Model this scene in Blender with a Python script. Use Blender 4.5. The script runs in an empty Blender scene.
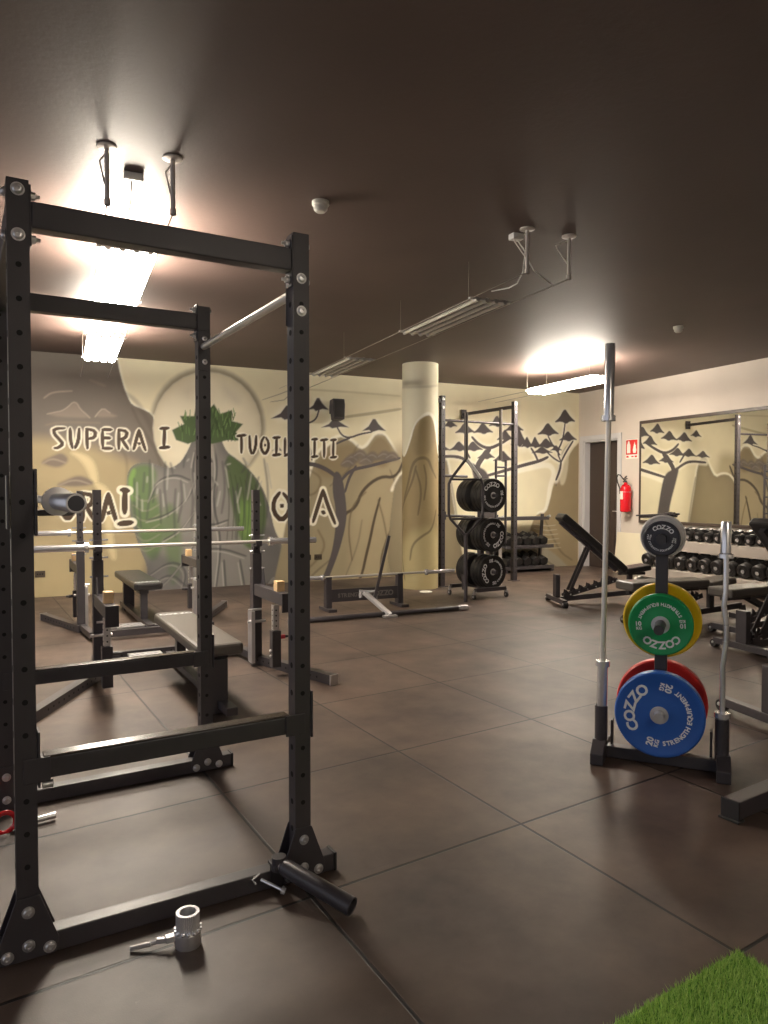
import bpy, bmesh, math, random
import numpy as np
from mathutils import Vector, Matrix, Euler
R = math.radians
PI = math.pi
scene = bpy.context.scene
C = scene.collection

# ------------------------------------------------------------------ camera
cam_data = bpy.data.cameras.new('camera')
cam_data.sensor_fit = 'HORIZONTAL'
cam_data.sensor_width = 36
cam_data.lens = 36 * 725 / 768
cam_data.clip_start = 0.05
cam = bpy.data.objects.new('camera', cam_data)
C.objects.link(cam)
cam.location = (0, 0, 1.42)
cam.rotation_euler = (R(90 - 1.7), 0, R(-30.3))
scene.camera = cam

# ------------------------------------------------------------------ world: cool daylight that enters from the open side of the hall
world = bpy.data.worlds.new('world')
scene.world = world
world.use_nodes = True
bg = world.node_tree.nodes['Background']
bg.inputs[0].default_value = (0.86, 0.88, 1.0, 1)
bg.inputs[1].default_value = 0.55

# ------------------------------------------------------------------ exposure
scene.view_settings.view_transform = 'Standard'
scene.view_settings.look = 'None'
scene.view_settings.gamma = 1
scene.view_settings.use_curve_mapping = False
scene.view_settings.exposure = 0.28
LAMP_STRENGTH = 75.0
LAMP_COLOUR = (1.0, 0.90, 0.76)

# ------------------------------------------------------------------ helpers
def lin(c):
    c = c / 255.0
    return c / 12.92 if c <= 0.04045 else ((c + 0.055) / 1.055) ** 2.4
def rgb(c):
    return (lin(c[0]), lin(c[1]), lin(c[2]), 1)

def mat(name, col, rough=0.5, metal=0.0, bump=0.0, bscale=60.0, vary=0.0, vscale=4.0, spec=0.5, coat=0.0):
    m = bpy.data.materials.new(name)
    m.use_nodes = True
    nt = m.node_tree
    b = nt.nodes['Principled BSDF']
    b.inputs['Base Color'].default_value = rgb(col)
    b.inputs['Roughness'].default_value = rough
    b.inputs['Metallic'].default_value = metal
    b.inputs['Specular IOR Level'].default_value = spec
    b.inputs['Coat Weight'].default_value = coat
    if bump or vary:
        tc = nt.nodes.new('ShaderNodeTexCoord')
    if bump:
        n = nt.nodes.new('ShaderNodeTexNoise')
        n.inputs['Scale'].default_value = bscale
        n.inputs['Detail'].default_value = 4
        nt.links.new(tc.outputs['Object'], n.inputs['Vector'])
        bp = nt.nodes.new('ShaderNodeBump')
        bp.inputs['Strength'].default_value = bump
        bp.inputs['Distance'].default_value = 0.004
        nt.links.new(n.outputs['Fac'], bp.inputs['Height'])
        nt.links.new(bp.outputs['Normal'], b.inputs['Normal'])
    if vary:
        n2 = nt.nodes.new('ShaderNodeTexNoise')
        n2.inputs['Scale'].default_value = vscale
        n2.inputs['Detail'].default_value = 5
        nt.links.new(tc.outputs['Object'], n2.inputs['Vector'])
        rp = nt.nodes.new('ShaderNodeMapRange')
        rp.inputs['From Min'].default_value = 0.3
        rp.inputs['From Max'].default_value = 0.7
        rp.inputs['To Min'].default_value = 1 - vary
        rp.inputs['To Max'].default_value = 1 + vary
        nt.links.new(n2.outputs['Fac'], rp.inputs['Value'])
        mx = nt.nodes.new('ShaderNodeVectorMath')
        mx.operation = 'SCALE'
        mx.inputs[0].default_value = rgb(col)[:3]
        nt.links.new(rp.outputs['Result'], mx.inputs['Scale'])
        nt.links.new(mx.outputs['Vector'], b.inputs['Base Color'])
    return m

M = {}
M['black'] = mat('black_powder_coat', (64, 60, 63), 0.38, 0, 0.10, 240, 0.06, 6)
M['hole'] = mat('punched_hole', (8, 8, 9), 0.8)
M['rubber'] = mat('black_rubber', (40, 38, 38), 0.6, 0, 0.2, 120)
M['bumper'] = mat('bumper_rubber', (34, 32, 32), 0.40, 0, 0.15, 90)
M['vinyl'] = mat('black_vinyl', (42, 40, 40), 0.34, 0, 0.2, 160)
M['pad'] = mat('grey_vinyl', (92, 86, 80), 0.42, 0, 0.25, 180)
M['chrome'] = mat('chrome', (240, 240, 242), 0.20, 0.72)
M['fitting'] = mat('grey_enamel_fitting', (216, 208, 200), 0.4, 0.2)
M['darksteel'] = mat('dark_steel', (96, 90, 84), 0.4, 0.5)
M['steel'] = mat('zinc_steel', (214, 212, 212), 0.36, 0.8, 0.1, 90)
M['satin'] = mat('satin_bar_steel', (226, 222, 214), 0.34, 0.6)
M['white'] = mat('white_enamel', (222, 220, 214), 0.45)
M['letter'] = mat('white_print', (232, 234, 236), 0.5)
M['greyprint'] = mat('grey_print', (120, 116, 112), 0.5)
M['blue'] = mat('blue_rubber', (38, 92, 176), 0.42, 0, 0.1, 90)
M['red'] = mat('red_rubber', (214, 52, 48), 0.40, 0, 0.1, 90)
M['green'] = mat('green_rubber', (12, 148, 84), 0.42, 0, 0.1, 90)
M['yellow'] = mat('yellow_rubber', (228, 190, 22), 0.40, 0, 0.1, 90)
M['greyplate'] = mat('grey_rubber', (216, 212, 208), 0.45)
M['slate'] = mat('slate_rubber', (62, 62, 70), 0.45)
M['wood'] = mat('pine_block', (226, 190, 140), 0.6, 0, 0.1, 60, 0.1, 20)
M['liner'] = mat('dark_plastic_liner', (70, 60, 54), 0.22)
M['fire_red'] = mat('red_lacquer', (206, 22, 34), 0.25, coat=0.4)
M['sign_red'] = mat('sign_red', (214, 44, 40), 0.5)
M['cream'] = mat('cream_board', (228, 218, 190), 0.6)
M['shelf'] = mat('grey_shelf', (172, 162, 152), 0.5)
M['offwhite'] = mat('offwhite_plastic', (226, 222, 208), 0.45)
M['socket'] = mat('dark_socket', (66, 56, 44), 0.5)
M['pink'] = mat('red_knob', (206, 54, 74), 0.4)
M['paper'] = mat('white_paper', (236, 232, 220), 0.7)
M['speaker'] = mat('black_grille', (34, 32, 32), 0.6, 0, 0.5, 300)
M['wire'] = mat('steel_wire', (176, 168, 156), 0.4, 0.6)

def glow(name, col, strength):
    m = bpy.data.materials.new(name)
    m.use_nodes = True
    nt = m.node_tree
    b = nt.nodes['Principled BSDF']
    b.inputs['Base Color'].default_value = (0.9, 0.9, 0.85, 1)
    b.inputs['Emission Color'].default_value = (*col, 1)
    b.inputs['Emission Strength'].default_value = strength
    return m
M['lamp'] = glow('lit_tube', LAMP_COLOUR, LAMP_STRENGTH)
M['lamp_fill'] = glow('fill_tube', LAMP_COLOUR, 22.0)  # dim emission for the added fill track only

class MB:
    """collects shapes and links them as ONE mesh object"""
    def __init__(self):
        self.bm = bmesh.new()
        self.m = 0
    def _faces(self, verts, faces, smooth=False):
        vs = [self.bm.verts.new(v) for v in verts]
        for f in faces:
            try:
                fc = self.bm.faces.new([vs[i] for i in f])
                fc.material_index = self.m
                fc.smooth = smooth
            except ValueError:
                pass
        return vs
    def box(self, c, s, rot=None, m=0, taper=None):
        self.m = m
        x, y, z = s[0] / 2, s[1] / 2, s[2] / 2
        pts = [Vector(p) for p in ((-x, -y, -z), (x, -y, -z), (x, y, -z), (-x, y, -z), (-x, -y, z), (x, -y, z), (x, y, z), (-x, y, z))]
        if taper:
            for p in pts[4:]:
                p.x *= taper[0]; p.y *= taper[1]
        if rot is not None:
            rm = rot if isinstance(rot, Matrix) else Euler(rot).to_matrix()
            pts = [rm @ p for p in pts]
        c = Vector(c)
        self._faces([p + c for p in pts], [(0, 3, 2, 1), (4, 5, 6, 7), (0, 1, 5, 4), (1, 2, 6, 5), (2, 3, 7, 6), (3, 0, 4, 7)])
        return self
    def bar(self, p0, p1, w, h, m=0, up=(0, 0, 1)):
        """box beam from p0 to p1, w across, h along up"""
        p0, p1 = Vector(p0), Vector(p1)
        d = (p1 - p0); L = d.length; d.normalize()
        u = Vector(up)
        if abs(d.dot(u)) > 0.99: u = Vector((0, 1, 0))
        s = d.cross(u).normalized(); u2 = s.cross(d).normalized()
        rm = Matrix((d, s, u2)).transposed()
        return self.box((p0 + p1) / 2, (L, w, h), rm, m)
    def cyl(self, p0, p1, r, r2=None, seg=20, m=0, caps=True):
        self.m = m
        p0, p1 = Vector(p0), Vector(p1)
        r2 = r if r2 is None else r2
        d = (p1 - p0).normalized()
        a = d.orthogonal().normalized(); b = d.cross(a)
        v = []
        for q, rr in ((p0, r), (p1, r2)):
            for i in range(seg):
                t = 2 * PI * i / seg
                v.append(q + a * math.cos(t) * rr + b * math.sin(t) * rr)
        f = [(i, (i + 1) % seg, seg + (i + 1) % seg, seg + i) for i in range(seg)]
        vs = self._faces(v, f, True)
        if caps:
            for ring in (list(reversed(vs[:seg])), vs[seg:]):
                try:
                    fc = self.bm.faces.new(ring); fc.material_index = m
                except ValueError: pass
        return self
    def tube(self, pts, r, seg=12, m=0, closed=False):
        self.m = m
        P = [Vector(p) for p in pts]
        n = len(P)
        rings = []
        prev = None
        for i in range(n):
            if closed:
                d = (P[(i + 1) % n] - P[i - 1]).normalized()
            else:
                d = ((P[min(i + 1, n - 1)] - P[i]).normalized() + (P[i] - P[max(i - 1, 0)]).normalized()).normalized()
            if prev is None:
                a = d.orthogonal().normalized()
            else:
                a = (prev - d * prev.dot(d)).normalized()
            prev = a
            b = d.cross(a)
            rings.append([self.bm.verts.new(P[i] + a * math.cos(2 * PI * k / seg) * r + b * math.sin(2 * PI * k / seg) * r) for k in range(seg)])
        for i in range(n if closed else n - 1):
            A, B = rings[i], rings[(i + 1) % n]
            for k in range(seg):
                f = self.bm.faces.new([A[k], A[(k + 1) % seg], B[(k + 1) % seg], B[k]])
                f.smooth = True; f.material_index = m
        if not closed:
            for rg in (list(reversed(rings[0])), rings[-1]):
                f = self.bm.faces.new(rg); f.material_index = m
        return self
    def lathe(self, prof, seg=48, mtx=None, mats=None, m=0):
        """profile of (r, z) turned about z; mats: material per profile segment"""
        mtx = mtx or Matrix()
        rings = []
        for r, z in prof:
            if r < 1e-6:
                rings.append([self.bm.verts.new(mtx @ Vector((0, 0, z)))])
            else:
                rings.append([self.bm.verts.new(mtx @ Vector((r * math.cos(2 * PI * k / seg), r * math.sin(2 * PI * k / seg), z))) for k in range(seg)])
        for i in range(len(prof) - 1):
            A, B = rings[i], rings[i + 1]
            for k in range(seg):
                a = A[k % len(A)], A[(k + 1) % len(A)]
                b = B[k % len(B)], B[(k + 1) % len(B)]
                vs = []
                for v in (a[0], a[1], b[1], b[0]):
                    if v not in vs: vs.append(v)
                if len(vs) > 2:
                    f = self.bm.faces.new(vs); f.smooth = True
                    f.material_index = mats[i] if mats else m
        return self
    def prism(self, poly, t, mtx=None, m=0):
        self.m = m
        mtx = mtx or Matrix()
        n = len(poly)
        v = [mtx @ Vector((p[0], p[1], -t / 2)) for p in poly] + [mtx @ Vector((p[0], p[1], t / 2)) for p in poly]
        f = [tuple(reversed(range(n))), tuple(range(n, 2 * n))] + [(i, (i + 1) % n, n + (i + 1) % n, n + i) for i in range(n)]
        self._faces(v, f)
        return self
    def glyphs(self, items, mtx, m=0):
        """items: (text, x, y, rotation, size) laid on the local xy plane"""
        self.m = m
        for s, x, y, a, size in items:
            vs, fs = glyph(s)
            mm = mtx @ Matrix.Translation((x, y, 0)) @ Matrix.Rotation(a, 4, 'Z') @ Matrix.Diagonal((size, size, 1, 1))
            self._faces([mm @ Vector(v) for v in vs], fs)
        return self
    def build(self, name, mats, parent=None, bevel=0.0, loc=None, fix=True):
        bm = self.bm
        if fix:
            bmesh.ops.recalc_face_normals(bm, faces=bm.faces)
        for e in bm.edges:
            if len(e.link_faces) == 2 and e.calc_face_angle(0) > 0.6:
                e.smooth = False
        me = bpy.data.meshes.new(name)
        bm.to_mesh(me); bm.free()
        if not isinstance(mats, (list, tuple)): mats = [mats]
        for q in mats: me.materials.append(q)
        o = bpy.data.objects.new(name, me)
        C.objects.link(o)
        if parent is not None: o.parent = parent
        if loc is not None: o.location = loc
        if bevel:
            md = o.modifiers.new('bevel', 'BEVEL')
            md.width = bevel; md.segments = 2; md.limit_method = 'ANGLE'; md.angle_limit = 0.7
        return o

_gl = {}
def glyph(s):
    if s not in _gl:
        cu = bpy.data.curves.new('g', 'FONT')
        cu.body = s; cu.align_x = 'CENTER'; cu.align_y = 'CENTER'
        cu.size = 1.36; cu.offset = 0.05; cu.extrude = 0.0006; cu.resolution_u = 3
        ob = bpy.data.objects.new('g', cu)
        C.objects.link(ob)
        dg = bpy.context.evaluated_depsgraph_get()
        ev = ob.evaluated_get(dg)
        me = ev.to_mesh()
        vs = [tuple(v.co) for v in me.vertices]
        fs = [tuple(p.vertices) for p in me.polygons]
        if vs:
            xs = [v[0] for v in vs]; ys = [v[1] for v in vs]
            cx, cy = (min(xs) + max(xs)) / 2, (min(ys) + max(ys)) / 2
            vs = [(v[0] - cx, v[1] - cy, v[2]) for v in vs]
        ev.to_mesh_clear()
        bpy.data.objects.remove(ob); bpy.data.curves.remove(cu)
        _gl[s] = (vs, fs)
    return _gl[s]
GW = {'I': 0.42, ' ': 0.5, 'M': 1.12, 'T': 0.85, 'E': 0.85, 'G': 1.0, 'Q': 1.05}
def arc_text(s, r, mid_deg, size, tops_out=True, sp=1.0):
    ws = [GW.get(ch, 0.95) * size * sp for ch in s]
    tot = sum(ws) / r
    a = R(mid_deg) + (tot / 2 if tops_out else -tot / 2)
    out = []
    for ch, w in zip(s, ws):
        h = w / r / 2
        a += -h if tops_out else h
        if ch != ' ':
            out.append((ch, r * math.cos(a), r * math.sin(a), a - PI / 2 if tops_out else a + PI / 2, size))
        a += -h if tops_out else h
    return out

def tag(o, label, cat=None, group=None, kind=None):
    if label: o['label'] = label
    if cat: o['category'] = cat
    if group: o['group'] = group
    if kind: o['kind'] = kind
    return o
def thing(name, label, cat, loc=(0, 0, 0), rz=0.0, group=None):
    o = bpy.data.objects.new(name, None)
    o.empty_display_size = 0.1
    C.objects.link(o)
    o.location = loc; o.rotation_euler = (0, 0, rz)
    return tag(o, label, cat, group)
def struct(o):
    o['kind'] = 'structure'
    return o
def copy_thing(root, loc=None, rot=None, label=None, name=None):
    def cp(o, par):
        c = o.copy(); C.objects.link(c)
        c.parent = par
        for ch in list(o.children): cp(ch, c)
        return c
    r = cp(root, None)
    if loc is not None: r.location = loc
    if rot is not None: r.rotation_euler = rot
    if label: r['label'] = label
    return r

def hexbolt(parent, p, n, r=0.014, name='bolt', m=None, dome=True):
    """washer and domed bolt head standing on a surface at p, facing n"""
    n = Vector(n).normalized(); p = Vector(p)
    b = MB()
    b.cyl(p - n * 0.0005, p + n * 0.003, r * 1.25, seg=20)
    if dome:
        q = n.to_track_quat('Z', 'Y').to_matrix().to_4x4()
        b.lathe([(r, 0.003), (r * 0.95, 0.007), (r * 0.7, 0.0105), (r * 0.35, 0.011), (r * 0.3, 0.007), (0, 0.007)], 18, Matrix.Translation(p) @ q)
    else:
        b.cyl(p, p + n * 0.014, r, seg=6)
        b.cyl(p, p + n * 0.026, r * 0.5, seg=10)
    return b.build(name, m or M['steel'], parent)

# ================================================================== THE ROOM
CORNER = Vector((10.105, 10.0, 0))
BW_DIR = Vector((0.99789382, -0.0648685, 0))       # along the mural wall, left to right
W0 = Vector((-3.12157528, 10.85947402, 0))          # u = 0 of the mural wall
BW_ROT = math.atan2(BW_DIR.y, BW_DIR.x)
RW_DIR = Vector((-0.48, -4.03, 0)).normalized()     # along the right wall, from the corner towards the viewer
RW_ROT = math.atan2(RW_DIR.y, RW_DIR.x)
CEIL = 3.25

# floor of square rubber tiles, one metre each
fm = bpy.data.materials.new('rubber_tiles'); fm.use_nodes = True
nt = fm.node_tree; b = nt.nodes['Principled BSDF']
def nd(t, **k):
    n = nt.nodes.new(t)
    for a, v in k.items(): setattr(n, a, v)
    return n
geo = nd('ShaderNodeNewGeometry'); sep = nd('ShaderNodeSeparateXYZ')
nt.links.new(geo.outputs['Position'], sep.inputs[0])
def mth(op, a, bb=None, c=None):
    n = nd('ShaderNodeMath', operation=op)
    for i, v in enumerate((a, bb, c)):
        if v is None: continue
        if isinstance(v, (int, float)): n.inputs[i].default_value = v
        else: nt.links.new(v, n.inputs[i])
    return n.outputs[0]
def seam(sock, off):
    f = mth('FRACT', mth('SUBTRACT', sock, off))
    return mth('ABSOLUTE', mth('SUBTRACT', f, 0.5))          # 0.5 at the seam
sx = seam(sep.outputs['X'], 0.04 - 1.0 + 1.0); sy = seam(mth('SUBTRACT', sep.outputs['Y'], mth('MULTIPLY', mth('SUBTRACT', sep.outputs['X'], 2.03), 0.055)), 0.335)
edge = mth('MAXIMUM', sx, sy)
line = nd('ShaderNodeMapRange'); nt.links.new(edge, line.inputs['Value'])
line.inputs['From Min'].default_value = 0.4918; line.inputs['From Max'].default_value = 0.4955
cell = nd('ShaderNodeCombineXYZ')
nt.links.new(mth('FLOOR', mth('SUBTRACT', sep.outputs['X'], 0.04)), cell.inputs[0])
nt.links.new(mth('FLOOR', mth('SUBTRACT', sep.outputs['Y'], 0.335)), cell.inputs[1])
wn = nd('ShaderNodeTexWhiteNoise'); nt.links.new(cell.outputs[0], wn.inputs['Vector'])
n1 = nd('ShaderNodeTexNoise'); n1.inputs['Scale'].default_value = 1.7; n1.inputs['Detail'].default_value = 6; n1.inputs['Roughness'].default_value = 0.62
nt.links.new(geo.outputs['Position'], n1.inputs['Vector'])
n2 = nd('ShaderNodeTexNoise'); n2.inputs['Scale'].default_value = 260; n2.inputs['Detail'].default_value = 2
nt.links.new(geo.outputs['Position'], n2.inputs['Vector'])
n3 = nd('ShaderNodeTexNoise'); n3.inputs['Scale'].default_value = 26; n3.inputs['Detail'].default_value = 3
nt.links.new(geo.outputs['Position'], n3.inputs['Vector'])
fleck = nd('ShaderNodeMapRange'); nt.links.new(n3.outputs['Fac'], fleck.inputs['Value'])
fleck.inputs['From Min'].default_value = 0.74; fleck.inputs['From Max'].default_value = 0.80
cr = nd('ShaderNodeValToRGB'); nt.links.new(n1.outputs['Fac'], cr.inputs['Fac'])
cr.color_ramp.elements[0].position = 0.3; cr.color_ramp.elements[0].color = rgb((56, 46, 42))
cr.color_ramp.elements[1].position = 0.72; cr.color_ramp.elements[1].color = rgb((100, 83, 72))
mxc = nd('ShaderNodeMixRGB', blend_type='MULTIPLY'); mxc.inputs['Fac'].default_value = 1
nt.links.new(cr.outputs['Color'], mxc.inputs['Color1'])
tint = nd('ShaderNodeMapRange'); nt.links.new(wn.outputs['Value'], tint.inputs['Value'])
tint.inputs['To Min'].default_value = 0.86; tint.inputs['To Max'].default_value = 1.1
nt.links.new(tint.outputs['Result'], mxc.inputs['Color2'])
mf = nd('ShaderNodeMixRGB'); nt.links.new(mth('MULTIPLY', fleck.outputs['Result'], 0.35), mf.inputs['Fac'])
nt.links.new(mxc.outputs['Color'], mf.inputs['Color1']); mf.inputs['Color2'].default_value = rgb((150, 136, 120))
ml = nd('ShaderNodeMixRGB'); nt.links.new(line.outputs['Result'], ml.inputs['Fac'])
nt.links.new(mf.outputs['Color'], ml.inputs['Color1']); ml.inputs['Color2'].default_value = rgb((14, 12, 11))
nt.links.new(ml.outputs['Color'], b.inputs['Base Color'])
rr = nd('ShaderNodeMapRange'); nt.links.new(n1.outputs['Fac'], rr.inputs['Value'])
rr.inputs['To Min'].default_value = 0.58; rr.inputs['To Max'].default_value = 0.40
nt.links.new(rr.outputs['Result'], b.inputs['Roughness'])
b.inputs['Specular IOR Level'].default_value = 0.5
bp = nd('ShaderNodeBump'); bp.inputs['Strength'].default_value = 0.35; bp.inputs['Distance'].default_value = 0.003
nt.links.new(mth('SUBTRACT', mth('MULTIPLY', n2.outputs['Fac'], 0.35), mth('MULTIPLY', line.outputs['Result'], 2.0)), bp.inputs['Height'])
nt.links.new(bp.outputs['Normal'], b.inputs['Normal'])
f = MB(); f.box((4.5, 4.5, -0.05), (17, 14.24, 0.1))
struct(f.build('floor', fm))

ceil_mat = mat('dark_ceiling_paint', (94, 77, 71), 0.55, 0, 0.25, 30, 0.08, 1.2)
f = MB(); f.box((4.5, 4.5, CEIL + 0.06), (17, 14.2, 0.12))
struct(f.build('ceiling', ceil_mat))

f = MB(); f.box((4.5, -2.56, CEIL / 2), (17, 0.12, CEIL))
struct(f.build('wall_front', mat('pale_wall_paint', (206, 200, 190), 0.6, 0, 0.12, 45, 0.03, 2)))

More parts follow.
